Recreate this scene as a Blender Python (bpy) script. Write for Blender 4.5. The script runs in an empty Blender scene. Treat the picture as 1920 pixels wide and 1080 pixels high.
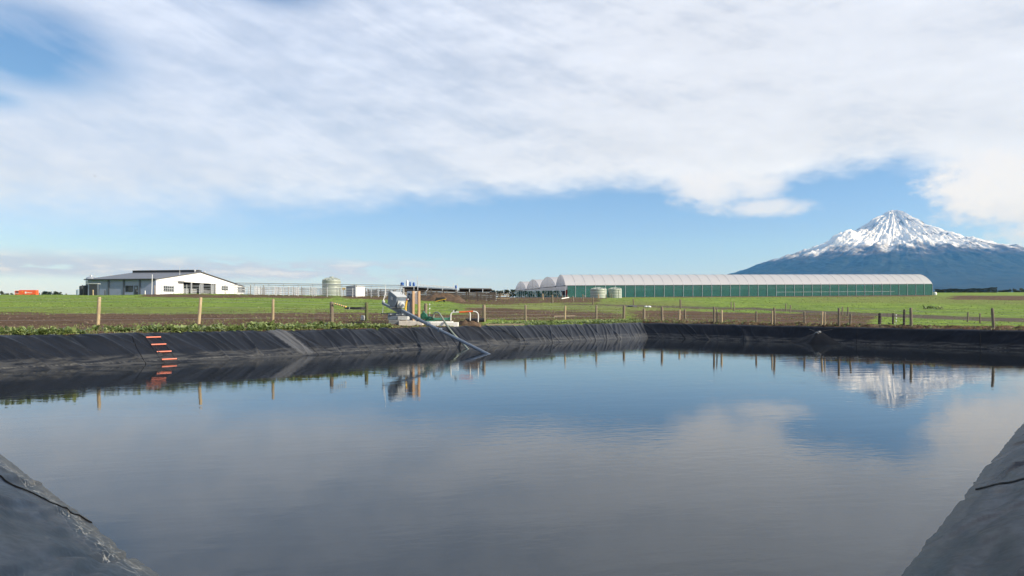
import bpy, bmesh, math, random
import numpy as np
from mathutils import Vector, Matrix

S = bpy.context.scene
COL = S.collection
R = math.radians
random.seed(7)
RNG = np.random.default_rng(11)

# ------------------------------------------------------------------ camera, sky, sun, exposure
CAMZ, F, HOR = 2.5, 1280.0, 580.0           # eye height above the water, focal length in photo pixels, horizon row
cam = bpy.data.cameras.new('camera'); camo = bpy.data.objects.new('camera', cam); COL.objects.link(camo)
camo.location = (0, 0, CAMZ); camo.rotation_euler = (R(90), 0, 0)
cam.sensor_width = 36; cam.lens = 36 * F / 1920; cam.shift_y = (HOR - 540) / 1920
cam.clip_start = .1; cam.clip_end = 120000
S.camera = camo
S.view_settings.view_transform = 'Standard'; S.view_settings.look = 'None'
S.view_settings.gamma = 1; S.view_settings.exposure = 0.5
S.render.engine = 'CYCLES'
S.cycles.max_bounces = 8; S.cycles.transparent_max_bounces = 24; S.cycles.volume_bounces = 0
S.cycles.use_denoising = True
S.cycles.sample_clamp_indirect = 4

SUN_EL = 29
SUN_AZ = 110                                 # degrees from straight ahead towards the right
sd = Vector((math.cos(R(SUN_EL)) * math.sin(R(SUN_AZ)), math.cos(R(SUN_EL)) * math.cos(R(SUN_AZ)), math.sin(R(SUN_EL))))
sun = bpy.data.lights.new('sun', 'SUN'); suno = bpy.data.objects.new('sun', sun); COL.objects.link(suno)
sun.energy = 4.8; sun.angle = R(.53); sun.color = (1, .95, .86)
suno.location = (60, -20, 60); suno.rotation_euler = sd.to_track_quat('Z', 'Y').to_euler()


class NT:
    """Small helper for writing node trees."""
    def __init__(s, tree):
        s.t = tree; s.n = tree.nodes; s.l = tree.links

    def put(s, sock, v):
        if isinstance(v, bpy.types.NodeSocket): s.l.new(v, sock)
        elif v is not None:
            if hasattr(sock.default_value, '__len__') and not hasattr(v, '__len__'): v = [v] * len(sock.default_value)
            if hasattr(sock.default_value, '__len__') and len(sock.default_value) == 4 and len(v) == 3: v = tuple(v) + (1,)
            sock.default_value = v

    def m(s, op, a, b=None, c=None, clamp=False):
        n = s.n.new('ShaderNodeMath'); n.operation = op; n.use_clamp = clamp
        s.put(n.inputs[0], a)
        if b is not None: s.put(n.inputs[1], b)
        if c is not None: s.put(n.inputs[2], c)
        return n.outputs[0]

    def rng(s, v, a, b, c=0, d=1, smooth=True):
        n = s.n.new('ShaderNodeMapRange'); n.interpolation_type = 'SMOOTHSTEP' if smooth else 'LINEAR'
        n.clamp = True
        for i, x in enumerate((v, a, b, c, d)): s.put(n.inputs[i], x)
        return n.outputs[0]

    def xyz(s, x, y, z=0):
        n = s.n.new('ShaderNodeCombineXYZ')
        for i, v in enumerate((x, y, z)): s.put(n.inputs[i], v)
        return n.outputs[0]

    def sep(s, v):
        n = s.n.new('ShaderNodeSeparateXYZ'); s.put(n.inputs[0], v); return n.outputs

    def noise(s, vec, scale, detail=4, rough=.55, dist=0, col=False):
        n = s.n.new('ShaderNodeTexNoise')
        if vec is not None: s.put(n.inputs['Vector'], vec)
        s.put(n.inputs['Scale'], scale); s.put(n.inputs['Detail'], detail); s.put(n.inputs['Roughness'], rough); s.put(n.inputs['Distortion'], dist)
        return n.outputs[1 if col else 0]

    def mix(s, f, a, b, mode='MIX'):
        n = s.n.new('ShaderNodeMix'); n.data_type = 'RGBA'; n.blend_type = mode
        s.put(n.inputs[0], f); s.put(n.inputs[6], a); s.put(n.inputs[7], b)
        return n.outputs[2]

    def ramp(s, f, stops, interp='LINEAR'):
        n = s.n.new('ShaderNodeValToRGB'); cr = n.color_ramp; cr.interpolation = interp
        while len(cr.elements) < len(stops): cr.elements.new(.5)
        for e, (p, c) in zip(cr.elements, stops):
            e.position = p; e.color = (c, c, c, 1) if not hasattr(c, '__len__') else (*c, 1)
        s.put(n.inputs[0], f); return n.outputs[0]

    def mapping(s, vec, scale=(1, 1, 1), rot=(0, 0, 0), loc=(0, 0, 0)):
        n = s.n.new('ShaderNodeMapping'); s.put(n.inputs[0], vec)
        n.inputs[1].default_value = loc; n.inputs[2].default_value = rot; n.inputs[3].default_value = scale
        return n.outputs[0]

    def tex(s, which='Object'):
        return s.n.new('ShaderNodeTexCoord').outputs[which]

    def attr(s, name, out=0):
        n = s.n.new('ShaderNodeAttribute'); n.attribute_name = name; return n.outputs[out]

    def bump(s, h, strength=.3, dist=.02, normal=None):
        n = s.n.new('ShaderNodeBump'); s.put(n.inputs['Strength'], strength); s.put(n.inputs['Distance'], dist)
        s.put(n.inputs['Height'], h)
        if normal is not None: s.put(n.inputs['Normal'], normal)
        return n.outputs[0]


# ---- the sky: Nishita air with layered cloud, all as functions of the direction looked in
w = bpy.data.worlds.new('World'); S.world = w; w.use_nodes = True
k = NT(w.node_tree); k.n.clear()
sky = k.n.new('ShaderNodeTexSky'); sky.sky_type = 'NISHITA'; sky.sun_disc = False
sky.sun_elevation = R(SUN_EL); sky.sun_rotation = R(SUN_AZ); sky.air_density = 1.0; sky.dust_density = .6; sky.ozone_density = 1.6
dx, dy, dz = k.sep(k.tex('Generated'))
hyp = k.m('SQRT', k.m('ADD', k.m('MULTIPLY', dx, dx), k.m('MULTIPLY', dy, dy)))
az = k.m('ARCTAN2', dx, dy)
el = k.m('DIVIDE', dz, k.m('MAXIMUM', hyp, .02))


def azel(px, py):                            # photo pixel -> azimuth, tan(elevation)
    a = math.atan((px - 960) / F)
    return a, (HOR - py) / F * math.cos(a)


def blob(px, py, rx, ry, dxn=None, dyn=None):
    """1 at the middle of a patch of sky, 0 at its rim and falling beyond."""
    a, e = azel(px, py); ca = math.cos(a)
    u = k.m('DIVIDE', k.m('SUBTRACT', az if dxn is None else dxn, a), rx / F * ca * ca)
    v = k.m('DIVIDE', k.m('SUBTRACT', el if dyn is None else dyn, e), ry / F * ca)
    return k.m('SUBTRACT', 1, k.m('SQRT', k.m('ADD', k.m('MULTIPLY', u, u), k.m('MULTIPLY', v, v))))


pv = k.xyz(az, el, 0)
nb = k.m('SUBTRACT', k.noise(k.mapping(pv, (5, 16, 1)), 1.0, 7, .6), .5)            # broad, flattened
nf = k.m('SUBTRACT', k.noise(k.mapping(pv, (22, 48, 1), loc=(3, 1, 0)), 1.0, 7, .62), .5)
streak_v = k.mapping(k.mapping(pv, rot=(0, 0, R(24))), (3.2, 24, 1), loc=(2.3, 4.4, 0))
ns = k.m('SUBTRACT', k.noise(streak_v, 1.0, 7, .58, .6), .5)                          # cirrus streaks
ncum = k.m('SUBTRACT', k.noise(k.mapping(pv, (26, 40, 1), loc=(7.1, 3.3, 0)), 1.0, 9, .58), .5)

# lower edge of the high cloud sheet, as a curve over azimuth
edge_px = [(-500, 400), (0, 408), (300, 402), (560, 392), (760, 378), (1000, 362), (1160, 350), (1260, 352), (1330, 378), (1420, 362),
           (1475, 336), (1560, 320), (1680, 312), (1760, 322), (1920, 330), (2500, 340)]
A0, A1 = -1.0, 1.0
stops = [((azel(*p)[0] - A0) / (A1 - A0), azel(*p)[1] * 4) for p in edge_px]
edge = k.m('MULTIPLY', k.ramp(k.rng(az, A0, A1, smooth=False), stops), .25)
above = k.m('SUBTRACT', el, edge)
soft = k.rng(az, -.55, .2, .052, .026)
cov_e = k.rng(k.m('ADD', above, k.m('ADD', k.m('MULTIPLY', nb, .030), k.m('ADD', k.m('MULTIPLY', ns, .02), k.m('MULTIPLY', nf, .034)))), k.m('MULTIPLY', soft, -.55), soft)
thick = k.m('ADD', k.rng(above, .02, .22, .95, .86), k.m('ADD', k.m('MULTIPLY', ns, .66), k.m('ADD', k.m('MULTIPLY', nf, .35), k.m('MULTIPLY', nb, .60))))
thick = k.m('ADD', thick, k.rng(az, -.1, .25, 0, .15))
hole = k.m('MAXIMUM', k.m('MAXIMUM', blob(40, 85, 330, 130), k.m('MULTIPLY', blob(500, -20, 190, 60), .7)), k.m('MULTIPLY', blob(0, 185, 120, 40), .6))
hole = k.m('MAXIMUM', hole, 0)
thick = k.m('SUBTRACT', thick, k.m('MULTIPLY', k.rng(hole, 0, 1.0), k.m('ADD', 1.15, k.m('ADD', k.m('MULTIPLY', ns, 2.6), k.m('MULTIPLY', nf, .8)))), clamp=True)
thick = k.m('MINIMUM', thick, k.rng(el, .4, 1.2, 1, .3))
sheet = k.m('MULTIPLY', cov_e, thick)
# cumulus at the right and shreds beside it
cum = k.m('MAXIMUM', blob(1862, 350, 165, 92), blob(1990, 380, 210, 100))
cum = k.rng(k.m('ADD', cum, k.m('ADD', k.m('MULTIPLY', ncum, 1.25), k.m('MULTIPLY', nf, .35))), .02, .50)
shred = k.m('MAXIMUM', blob(1432, 390, 135, 26), k.m('MAXIMUM', blob(1320, 352, 95, 56), blob(1430, 352, 70, 36)))
shred = k.m('MULTIPLY', k.rng(k.m('ADD', shred, k.m('ADD', k.m('MULTIPLY', ncum, 1.0), k.m('MULTIPLY', nf, .5))), .08, .75), .8)
# a low bank of small grey cloud on the left horizon
lown = k.noise(k.mapping(pv, (13, 62, 1), loc=(1.7, 8.2, 0)), 1.0, 6, .58)
lowb = k.m('MULTIPLY', k.rng(el, azel(400, 532)[1], azel(400, 515)[1]), k.rng(el, azel(400, 470)[1], azel(400, 500)[1]))
lowb = k.m('MULTIPLY', lowb, k.rng(az, .05, -.22))
low = k.m('MULTIPLY', k.rng(k.m('ADD', lown, k.m('MULTIPLY', k.rng(az, -.2, -.55), .10)), .40, .56), lowb)
low = k.m('MULTIPLY', low, .95)

U = 10.2                                       # radiance of bright cloud, in the sky texture's units
lum = k.m('ADD', .95, k.m('ADD', k.m('MULTIPLY', nb, .34), k.m('ADD', k.m('MULTIPLY', nf, .12), k.m('MULTIPLY', ns, .10))))
lum = k.m('ADD', lum, k.m('MULTIPLY', k.m('MAXIMUM', k.m('SUBTRACT', .035, above), -.02), 2.2))
csheet = k.mix(1.0, k.mix(k.rng(az, -.45, .35), (U * .72, U * .815, U * 1.04), (U * .80, U * .855, U * .99)), k.xyz(lum, lum, lum), 'MULTIPLY')
cumtop = k.rng(k.m('ADD', el, k.m('ADD', k.m('MULTIPLY', ncum, .09), k.m('MULTIPLY', nf, .05))), azel(1850, 425)[1], azel(1850, 355)[1])
ccum = k.mix(cumtop, (U * .70, U * .735, U * .85), (U * .83, U * .85, U * .93))
clow = k.mix(k.rng(lown, .5, .68), (U * .50, U * .57, U * .84), (U * .70, U * .75, U * .96))
tint = k.ramp(k.rng(el, 0, .25, smooth=False), [(0, (.55, .66, 1.12)), (.28, (.495, .60, .96)), (.45, (.48, .56, .88)), (1, (.45, .54, .66))])
base = k.mix(1.0, k.mix(1.0, sky.outputs[0], (2, 2, 2), 'MULTIPLY'), tint, 'MULTIPLY')
c = k.mix(low, base, clow)
c = k.mix(sheet, c, csheet)
c = k.mix(shred, c, (U * .80, U * .835, U * .95))
c = k.mix(cum, c, ccum)
bg = k.n.new('ShaderNodeBackground'); k.put(bg.inputs[0], c); bg.inputs[1].default_value = .075
ow = k.n.new('ShaderNodeOutputWorld'); k.l.new(bg.outputs[0], ow.inputs[0])


# ------------------------------------------------------------------ helpers
def tag(o, label=None, cat=None, group=None, kind=None):
    if label: o['label'] = label
    if cat: o['category'] = cat
    if group: o['group'] = group
    if kind: o['kind'] = kind
    return o


def thing(name, loc, label, cat, group=None):
    o = bpy.data.objects.new(name, None); COL.objects.link(o); o.location = loc; o.empty_display_size = .2
    return tag(o, label, cat, group)


def root_loc(o):
    p = Vector((0, 0, 0))
    while o is not None: p = p + o.location; o = o.parent
    return p


class MB:
    def __init__(s): s.v = []; s.f = []; s.M = None

    def add(s, vs, fs):
        b = len(s.v)
        for p in vs:
            p = Vector(p)
            s.v.append(s.M @ p if s.M is not None else p)
        s.f += [tuple(b + i for i in f) for f in fs]
        return s

    def box(s, x0, x1, y0, y1, z0, z1, bev=0):
        if bev:
            b = bev; vs = []; xs = (x0, x1); ys = (y0, y1); zs = (z0, z1)
            for ix in (0, 1):
                for iy in (0, 1):
                    for iz in (0, 1):
                        sx, sy, sz = (1 - 2 * ix) * b, (1 - 2 * iy) * b, (1 - 2 * iz) * b
                        vs += [(xs[ix], ys[iy] + sy, zs[iz] + sz), (xs[ix] + sx, ys[iy], zs[iz] + sz), (xs[ix] + sx, ys[iy] + sy, zs[iz])]
            bm = bmesh.new(); bv = [bm.verts.new(p) for p in vs]
            r = bmesh.ops.convex_hull(bm, input=bv)
            bm.verts.index_update(); bm.verts.ensure_lookup_table()
            s.add([v.co[:] for v in bm.verts], [tuple(v.index for v in f.verts) for f in bm.faces]); bm.free()
            return s
        vs = [(x, y, z) for x in (x0, x1) for y in (y0, y1) for z in (z0, z1)]
        return s.add(vs, [(0, 1, 3, 2), (4, 6, 7, 5), (0, 4, 5, 1), (2, 3, 7, 6), (0, 2, 6, 4), (1, 5, 7, 3)])

    def hexa(s, lo, hi):                       # two matching quads
        n = len(lo)
        return s.add(list(lo) + list(hi), [tuple(range(n))[::-1], tuple(range(n, 2 * n))] + [(i, (i + 1) % n, n + (i + 1) % n, n + i) for i in range(n)])

    def tube(s, pts, r, n=8, caps=True):
        pts = [Vector(p) for p in pts]; rs = r if hasattr(r, '__len__') else [r] * len(pts)
        vs = []; prev = None
        for i, p in enumerate(pts):
            t = (pts[min(i + 1, len(pts) - 1)] - pts[max(i - 1, 0)]).normalized()
            if prev is None:
                a = t.cross(Vector((0, 0, 1)))
                if a.length < 1e-3: a = t.cross(Vector((0, 1, 0)))
            else: a = prev - t * prev.dot(t)
            a.normalize(); prev = a; b = t.cross(a)
            for j in range(n):
                q = 2 * math.pi * j / n
                vs.append(p + (a * math.cos(q) + b * math.sin(q)) * rs[i])
        fs = []
        for i in range(len(pts) - 1):
            for j in range(n):
                fs.append((i * n + j, (i + 1) * n + j, (i + 1) * n + (j + 1) % n, i * n + (j + 1) % n))
        if caps: fs += [tuple(range(n)), tuple(range((len(pts) - 1) * n, len(pts) * n))[::-1]]
        return s.add(vs, fs)

    def bar(s, p0, p1, w, h, up=(0, 0, 1)):
        p0, p1 = Vector(p0), Vector(p1); t = (p1 - p0).normalized(); up = Vector(up)
        a = t.cross(up)
        if a.length < 1e-3: a = t.cross(Vector((0, 1, 0)))
        a.normalize(); b = a.cross(t)
        q = lambda c: [c + a * sx * w / 2 + b * sy * h / 2 for sx, sy in ((-1, -1), (1, -1), (1, 1), (-1, 1))]
        return s.hexa(q(p0), q(p1))

    def lathe(s, prof, c=(0, 0, 0), n=24):
        vs = []; fs = []
        for r, z in prof:
            for j in range(n):
                a = 2 * math.pi * j / n; vs.append((c[0] + r * math.cos(a), c[1] + r * math.sin(a), c[2] + z))
        for i in range(len(prof) - 1):
            for j in range(n): fs.append((i * n + j, i * n + (j + 1) % n, (i + 1) * n + (j + 1) % n, (i + 1) * n + j))
        fs += [tuple(range(n))[::-1], tuple(range((len(prof) - 1) * n, len(prof) * n))]
        return s.add(vs, fs)

    def build(s, name, mat, parent=None, smooth=False, base=None):
        """vertices are in world coordinates; origin goes to the parent's place or to the mesh's own base"""
        if parent is not None: org = root_loc(parent)
        elif base is not None: org = Vector(base)
        else:
            a = np.array([v[:] for v in s.v]); org = Vector(((a[:, 0].min() + a[:, 0].max()) / 2, (a[:, 1].min() + a[:, 1].max()) / 2, a[:, 2].min()))
        me = bpy.data.meshes.new(name); me.from_pydata([(v - org)[:] for v in s.v], [], s.f)
        me.materials.append(mat)
        bm = bmesh.new(); bm.from_mesh(me); bmesh.ops.recalc_face_normals(bm, faces=bm.faces); bm.to_mesh(me); bm.free()
        if smooth:
            for p in me.polygons: p.use_smooth = True
        o = bpy.data.objects.new(name, me); COL.objects.link(o)
        if parent is None: o.location = org
        else: o.parent = parent
        if smooth == 'auto': me.set_sharp_from_angle(angle=R(35))
        return o


def grid_mesh(name, V, mat, smooth=True, uv=None, attrs=None, closed=False):
    """V: (rows, cols, 3) array -> one sheet"""
    nr, nc = V.shape[:2]
    idx = np.arange(nr * nc).reshape(nr, nc)
    if closed: idx = np.concatenate([idx, idx[:, :1]], 1)
    q = np.stack([idx[:-1, :-1], idx[:-1, 1:], idx[1:, 1:], idx[1:, :-1]], -1).reshape(-1, 4)
    me = bpy.data.meshes.new(name)
    me.vertices.add(nr * nc); me.vertices.foreach_set('co', V.reshape(-1).astype(np.float32))
    me.loops.add(q.size); me.loops.foreach_set('vertex_index', q.reshape(-1).astype(np.int32))
    me.polygons.add(len(q)); me.polygons.foreach_set('loop_start', np.arange(0, q.size, 4, dtype=np.int32))
    me.update(calc_edges=True)
    if smooth: me.polygons.foreach_set('use_smooth', np.ones(len(q), bool))
    for an, arr in (attrs or {}).items():
        a = me.attributes.new(an, 'FLOAT_COLOR' if arr.shape[-1] == 4 else 'FLOAT_VECTOR', 'POINT')
        a.data.foreach_set('color' if arr.shape[-1] == 4 else 'vector', arr.reshape(-1).astype(np.float32))
    me.materials.append(mat); me.validate()
    o = bpy.data.objects.new(name, me); COL.objects.link(o)
    return o


# ---- smooth lattice noise in numpy
def _h(ix, iy, seed):
    n = (ix.astype(np.int64) * 374761393 + iy.astype(np.int64) * 668265263 + seed * 69069) & 0xffffffff
    n = ((n ^ (n >> 13)) * 1274126177) & 0xffffffff
    return ((n ^ (n >> 16)) & 0xffff) / 65535.0


def vnoise(x, y, seed=0):
    x = np.asarray(x, float); y = np.asarray(y, float)
    ix, iy = np.floor(x), np.floor(y); fx, fy = x - ix, y - iy
    fx = fx * fx * fx * (fx * (fx * 6 - 15) + 10); fy = fy * fy * fy * (fy * (fy * 6 - 15) + 10)
    a, b, c_, d = _h(ix, iy, seed), _h(ix + 1, iy, seed), _h(ix, iy + 1, seed), _h(ix + 1, iy + 1, seed)
    return (a * (1 - fx) + b * fx) * (1 - fy) + (c_ * (1 - fx) + d * fx) * fy - .5


def fbm(x, y, seed=0, o=4, g=.5):
    r = 0; a = 1.0
    for i in range(o):
        r = r + a * vnoise(x * 2 ** i + 17.3 * i, y * 2 ** i - 9.1 * i, seed + i); a *= g
    return r


def sstep(a, b, x):
    t = np.clip((x - a) / (b - a), 0, 1); return t * t * (3 - 2 * t)


# ------------------------------------------------------------------ materials
def new_mat(name):
    m = bpy.data.materials.new(name); m.use_nodes = True; t = NT(m.node_tree)
    return m, t, m.node_tree.nodes['Principled BSDF']


MATS = {}


def mat(name, col, rough=.6, var=.25, scale=4, metal=0, bump=0, bscale=None, grain=None, spec=.5, rand=0):
    if name in MATS: return MATS[name]
    m, t, b = new_mat(name)
    vec = t.tex('Object')
    if grain: vec = t.mapping(vec, grain)
    n1 = t.noise(vec, scale, 5, .6); n2 = t.noise(vec, scale * 6.3, 3, .6)
    f = t.m('ADD', t.m('MULTIPLY', n1, .65), t.m('MULTIPLY', n2, .35))
    lo = tuple(x * (1 - var) for x in col); hi = tuple(min(1, x * (1 + var)) for x in col)
    cc = t.mix(t.rng(f, .32, .68), lo, hi)
    if rand:
        oi = t.n.new('ShaderNodeObjectInfo').outputs['Random']
        v = t.rng(oi, 0, 1, 1 - rand, 1 + rand, smooth=False)
        cc = t.mix(1, cc, t.xyz(v, v, v), 'MULTIPLY')
    t.put(b.inputs['Base Color'], cc)
    t.put(b.inputs['Roughness'], t.rng(n1, .3, .7, max(.02, rough - .08), min(1, rough + .08)))
    b.inputs['Metallic'].default_value = metal; b.inputs['Specular IOR Level'].default_value = spec
    if bump: t.put(b.inputs['Normal'], t.bump(t.noise(vec, bscale or scale * 5, 4, .6), bump, .02))
    MATS[name] = m
    return m


def px(x, y, Y):                               # photo pixel at a given depth -> point
    return Vector(((x - 960) / F * Y, Y, CAMZ + (HOR - y) / F * Y))


# ------------------------------------------------------------------ the pond's plan
def wl(x, y):                                  # a photo pixel on the water
    Y = CAMZ * F / (y - HOR); return np.array([(x - 960) / F * Y, Y])


def isect(p, d, q, e):
    A = np.array([d, -e]).T; s, t = np.linalg.solve(A, q - p); return p + d * s


pF = wl(1215, 633); dFL = wl(0, 697) - pF; dFR = wl(1920, 657.5) - pF
pNL = wl(300, 1080); dNL = wl(0, 852) - pNL
pNR = wl(1685, 1080); dNR = wl(1920, 791) - pNR
cF = pF; cL = isect(pF, dFL, pNL, dNL); cR = isect(pF, dFR, pNR, dNR); cN = isect(pNL, dNL, pNR, dNR)
CORN = [cL, cF, cR, cN]                        # clockwise from above
RUN = [2.0, 1.65, 1.25, 2.0]; ZC = [1.38, 1.26, 1.16, 1.20]
DIRS = []; NRM = []; LEN = []
for i in range(4):
    d = CORN[(i + 1) % 4] - CORN[i]; LEN.append(np.linalg.norm(d)); d = d / LEN[-1]; DIRS.append(d); NRM.append(np.array([-d[1], d[0]]))
MIT = []
for i in range(4):
    n0, n1 = NRM[i - 1], NRM[i]; mm = n0 + n1; mm = mm / mm.dot(n1); MIT.append(mm)


def side_frame(i, u):
    """u in 0..1 along side i -> waterline point, mitre vector, run, crest height (arrays)"""
    j = (i + 1) % 4; u = np.asarray(u)[..., None]
    P = CORN[i] * (1 - u) + CORN[j] * u; M = MIT[i] * (1 - u) + MIT[j] * u
    u = u[..., 0]
    return P, M, RUN[i] * (1 - u) + RUN[j] * u, ZC[i] * (1 - u) + ZC[j] * u


# folds in the liner: each (side, position m, skew, width m, height m)
FOLDS = [[], [], [], []]
rf = random.Random(5)
s = 0
while s < LEN[0]:
    FOLDS[0].append((s, rf.gauss(.35, .35), rf.uniform(.05, .20), rf.choice((1, 1, 1, -1)) * rf.uniform(.02, .085), rf.uniform(.05, .4), rf.uniform(.8, 1.15)))
    s += rf.uniform(.16, .75)
s = 0
while s < LEN[1]:
    near = s < 10
    FOLDS[1].append((s, rf.gauss(.5 if near else .2, .5), rf.uniform(.08, .3), rf.uniform(.015, .05) * (1 if near else .35), rf.uniform(.0, .4), rf.uniform(.7, 1.1)))
    s += rf.uniform(.3, 1.0) if near else rf.uniform(.8, 2.2)
for sd_ in (2, 3):
    s = 0
    while s < LEN[sd_]:
        FOLDS[sd_].append((s, rf.gauss(1.3 if sd_ == 2 else 2.4, 1.0), rf.uniform(.06, .26), rf.choice((1, 1, -1)) * rf.uniform(.01, .045), rf.uniform(.02, .35), rf.uniform(.6, 1.2)))
        s += rf.uniform(.3, .9)


def liner_xyz(i, u, v):
    """point on the liner: side i, u 0..1 along it, v 0 (waterline) .. 1 (crest); v may run past both"""
    u = np.asarray(u, float); v = np.asarray(v, float)
    P, M, run, zc = side_frame(i, u)
    um = u * LEN[i]
    crest = np.clip(1 - np.abs(v - 1) / .12, 0, 1)
    d = run * np.where(v < 1, v, 1) ; z = zc * np.where(v < 1, v, 1) - .05 * crest ** 2
    over = np.clip(v - 1, 0, None)
    d = d + over * 1.6; z = z - np.clip(over - .16, 0, None) * 2.2
    low = np.clip(-v, 0, None); d = d - low * 0; z = z + 0 * low
    z = np.where(v < 0, zc * v, z); d = np.where(v < 0, run * v, d)
    h = np.zeros_like(um + v)
    for (s0, sk, wd, am, v0, v1) in FOLDS[i]:
        c0 = s0 + sk * (1 - v) + .12 * np.sin(v * 4 + s0 * 3)
        g = np.abs(um - c0) / (wd * (.7 + .6 * v))
        h = h + am * np.where(g < 2.2, np.exp(-g * g * 1.6), 0) * sstep(v0 - .25, v0 + .1, v) * (1 - sstep(v1 - .1, v1 + .25, v) * .7)
    h = h + .02 * fbm(um * .5 + i * 40, v * 1.2, 3, 3) + .012 * (1 if i < 2 else .25) * fbm(um * 2.2 + v * 1.5, v * 2.5, 9, 3)
    if i == 3 or i == 2:
        h = h + (.11 * fbm(um * .35 + v * 1.1, v * 3.2 - um * .30, 21, 2) + .055 * np.abs(fbm(um * .9 - v * 2.0, v * 4.5 + um * .5, 23, 2))) * sstep(.05, .3, v)
        h = h + .016 * fbm(um * 6, v * 7, 31, 4) * np.exp(-((v - .10) / .12) ** 2)     # crusted edge at the water
    z = z + .035 * fbm(um * .55 + 13 * i, v * 0, 41, 3) * sstep(.7, 1, v)               # the crest wanders up and down
    h = h * sstep(-.3, .02, v)
    nz = run / np.hypot(run, zc); nd = -zc / np.hypot(run, zc)
    d = d + h * nd; z = z + h * nz
    return np.concatenate([P + M * d[..., None], z[..., None]], -1)


def bank_plane(i):
    j = (i + 1) % 4
    a = Vector((*CORN[i], 0)); b = Vector((*CORN[j], 0)); c_ = Vector((*(CORN[i] + MIT[i] * RUN[i]), ZC[i]))
    return a, (b - a).cross(c_ - a).normalized()


def on_bank(x, y, i):
    """photo pixel -> (u, v) on bank i"""
    a, n = bank_plane(i); o = Vector((0, 0, CAMZ)); d = Vector(((x - 960) / F, 1, (HOR - y) / F))
    p = o + d * ((a - o).dot(n) / d.dot(n))
    q = np.array([p.x, p.y]) - CORN[i]; s_ = q.dot(DIRS[i]); dist = q.dot(NRM[i])
    u = s_ / LEN[i]
    for _ in range(6):
        P, M, run, zc = side_frame(i, np.array(u)); v = p.z / float(zc)
        u += (np.array([p.x, p.y]) - (P + M * run * v)).dot(DIRS[i]) / LEN[i]
    return float(u), float(v)


# ------------------------------------------------------------------ terrain
TAB = {
    -0.879: [(36, 1.5), (60, 2.44), (110, 4.16), (150, 5.57), (175, 6.25), (440, 11.62), (520, 12.39), (900, 4), (3000, -3), (90000, -3)],
    -0.387: [(36, 1.5), (60, 2.41), (110, 4.16), (150, 5.57), (175, 6.25), (440, 11.5), (520, 12.27), (900, 4), (3000, -3), (90000, -3)],
    -0.164: [(46, 1.5), (70, 2.37), (100, 3.44), (135, 4.63), (145, 5.24), (175, 5.9), (300, 8.01), (520, 10.52), (900, 4), (3000, -3), (90000, -3)],
    0.000: [(52, 1.28), (70, 2.02), (90, 2.71), (120, 3.72), (150, 4.61), (190, 5.58), (250, 6.64), (390, 9.26), (560, 12.34), (700, 12.34), (900, 4), (1500, 1), (3000, -3), (90000, -3)],
    0.082: [(55, 1.28), (75, 1.91), (90, 2.36), (120, 3.37), (150, 4.49), (175, 5.43), (190, 5.72), (300, 7.68), (390, 9.39), (560, 12.3), (700, 12.34), (900, 4), (1500, 1), (3000, -3), (90000, -3)],
    0.352: [(60, 1.28), (75, 1.39), (100, 1.97), (125, 2.73), (165, 4.41), (194, 5.79), (300, 7.94), (395, 10.03), (500, 12.19), (650, 12.66), (900, 4), (1500, 1), (3000, -3), (90000, -3)],
    0.609: [(48, 1.28), (55, 1.02), (75, 1.21), (130, 2.92), (170, 4.66), (205, 6.18), (300, 8.31), (418, 11.12), (520, 14.97), (620, 18.1), (720, 19.38), (900, 4), (1500, 1), (3000, -3), (90000, -3)],
    0.938: [(48, 1.28), (55, 1.02), (75, 1.21), (130, 2.92), (170, 4.66), (205, 6.18), (300, 8.31), (418, 11.12), (520, 14.97), (620, 18.1), (720, 19.38), (900, 4), (1500, 1), (3000, -3), (90000, -3)],
}
TK = sorted(TAB)


def ground_z(x, y, fine=True):
    x = np.asarray(x, float); y = np.asarray(y, float)
    Yc = np.maximum(y, 30); t = np.clip(x / Yc, TK[0], TK[-1])
    D = np.hypot(x, y); Yq = np.where(np.abs(x) > .94 * Yc, D * .73, Yc)
    cols = np.stack([np.interp(Yq, [p[0] for p in TAB[a]], [p[1] for p in TAB[a]]) for a in TK])
    i = np.clip(np.searchsorted(TK, t, side='right') - 1, 0, len(TK) - 2)
    tk = np.array(TK); f = (t - tk[i]) / (tk[i + 1] - tk[i]); f = f * f * (3 - 2 * f)
    ci = np.take_along_axis(cols, i[None], 0)[0]; cj = np.take_along_axis(cols, i[None] + 1, 0)[0]
    zt = ci * (1 - f) + cj * f
    # distance outside the crest
    hd = []; zc_ = []
    for s_ in range(4):
        qx = x - CORN[s_][0]; qy = y - CORN[s_][1]
        u = np.clip((qx * DIRS[s_][0] + qy * DIRS[s_][1]) / LEN[s_], 0, 1); j = (s_ + 1) % 4
        hd.append(qx * NRM[s_][0] + qy * NRM[s_][1] - (RUN[s_] * (1 - u) + RUN[j] * u)); zc_.append(ZC[s_] * (1 - u) + ZC[j] * u)
    hd = np.stack(hd); k_ = np.argmax(hd, 0); off = np.max(hd, 0); zc = np.take_along_axis(np.stack(zc_), k_[None], 0)[0]
    b = sstep(-.5, 8, off)
    z = zc * (1 - b) + zt * b
    z = z + .50 * np.exp(-(((x + 66) / 16) ** 2 + ((y - 143) / 7) ** 2))            # bank before the milking shed
    if fine:
        n = np.clip((off - .5) / 2, 0, 1)
        z = z + n * np.exp(-D / 400) * (.10 * fbm(x * .35, y * .35, 51, 3) + .07 * fbm(x * 1.3, y * 1.3, 61, 3) * np.exp(-D / 120))
        z = z + .16 * (k_ == 1) * np.exp(-((off - 1.3) / .8) ** 2)
        z = z + (.10 + .12 * (k_ == 1)) * (fbm(x * 2.6, y * 2.6, 71, 3)) * np.exp(-(np.clip(off - 1.6, 0, None) / 3.5) ** 2) * np.clip((off - .1) / .5, 0, 1)
    return z


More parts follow.
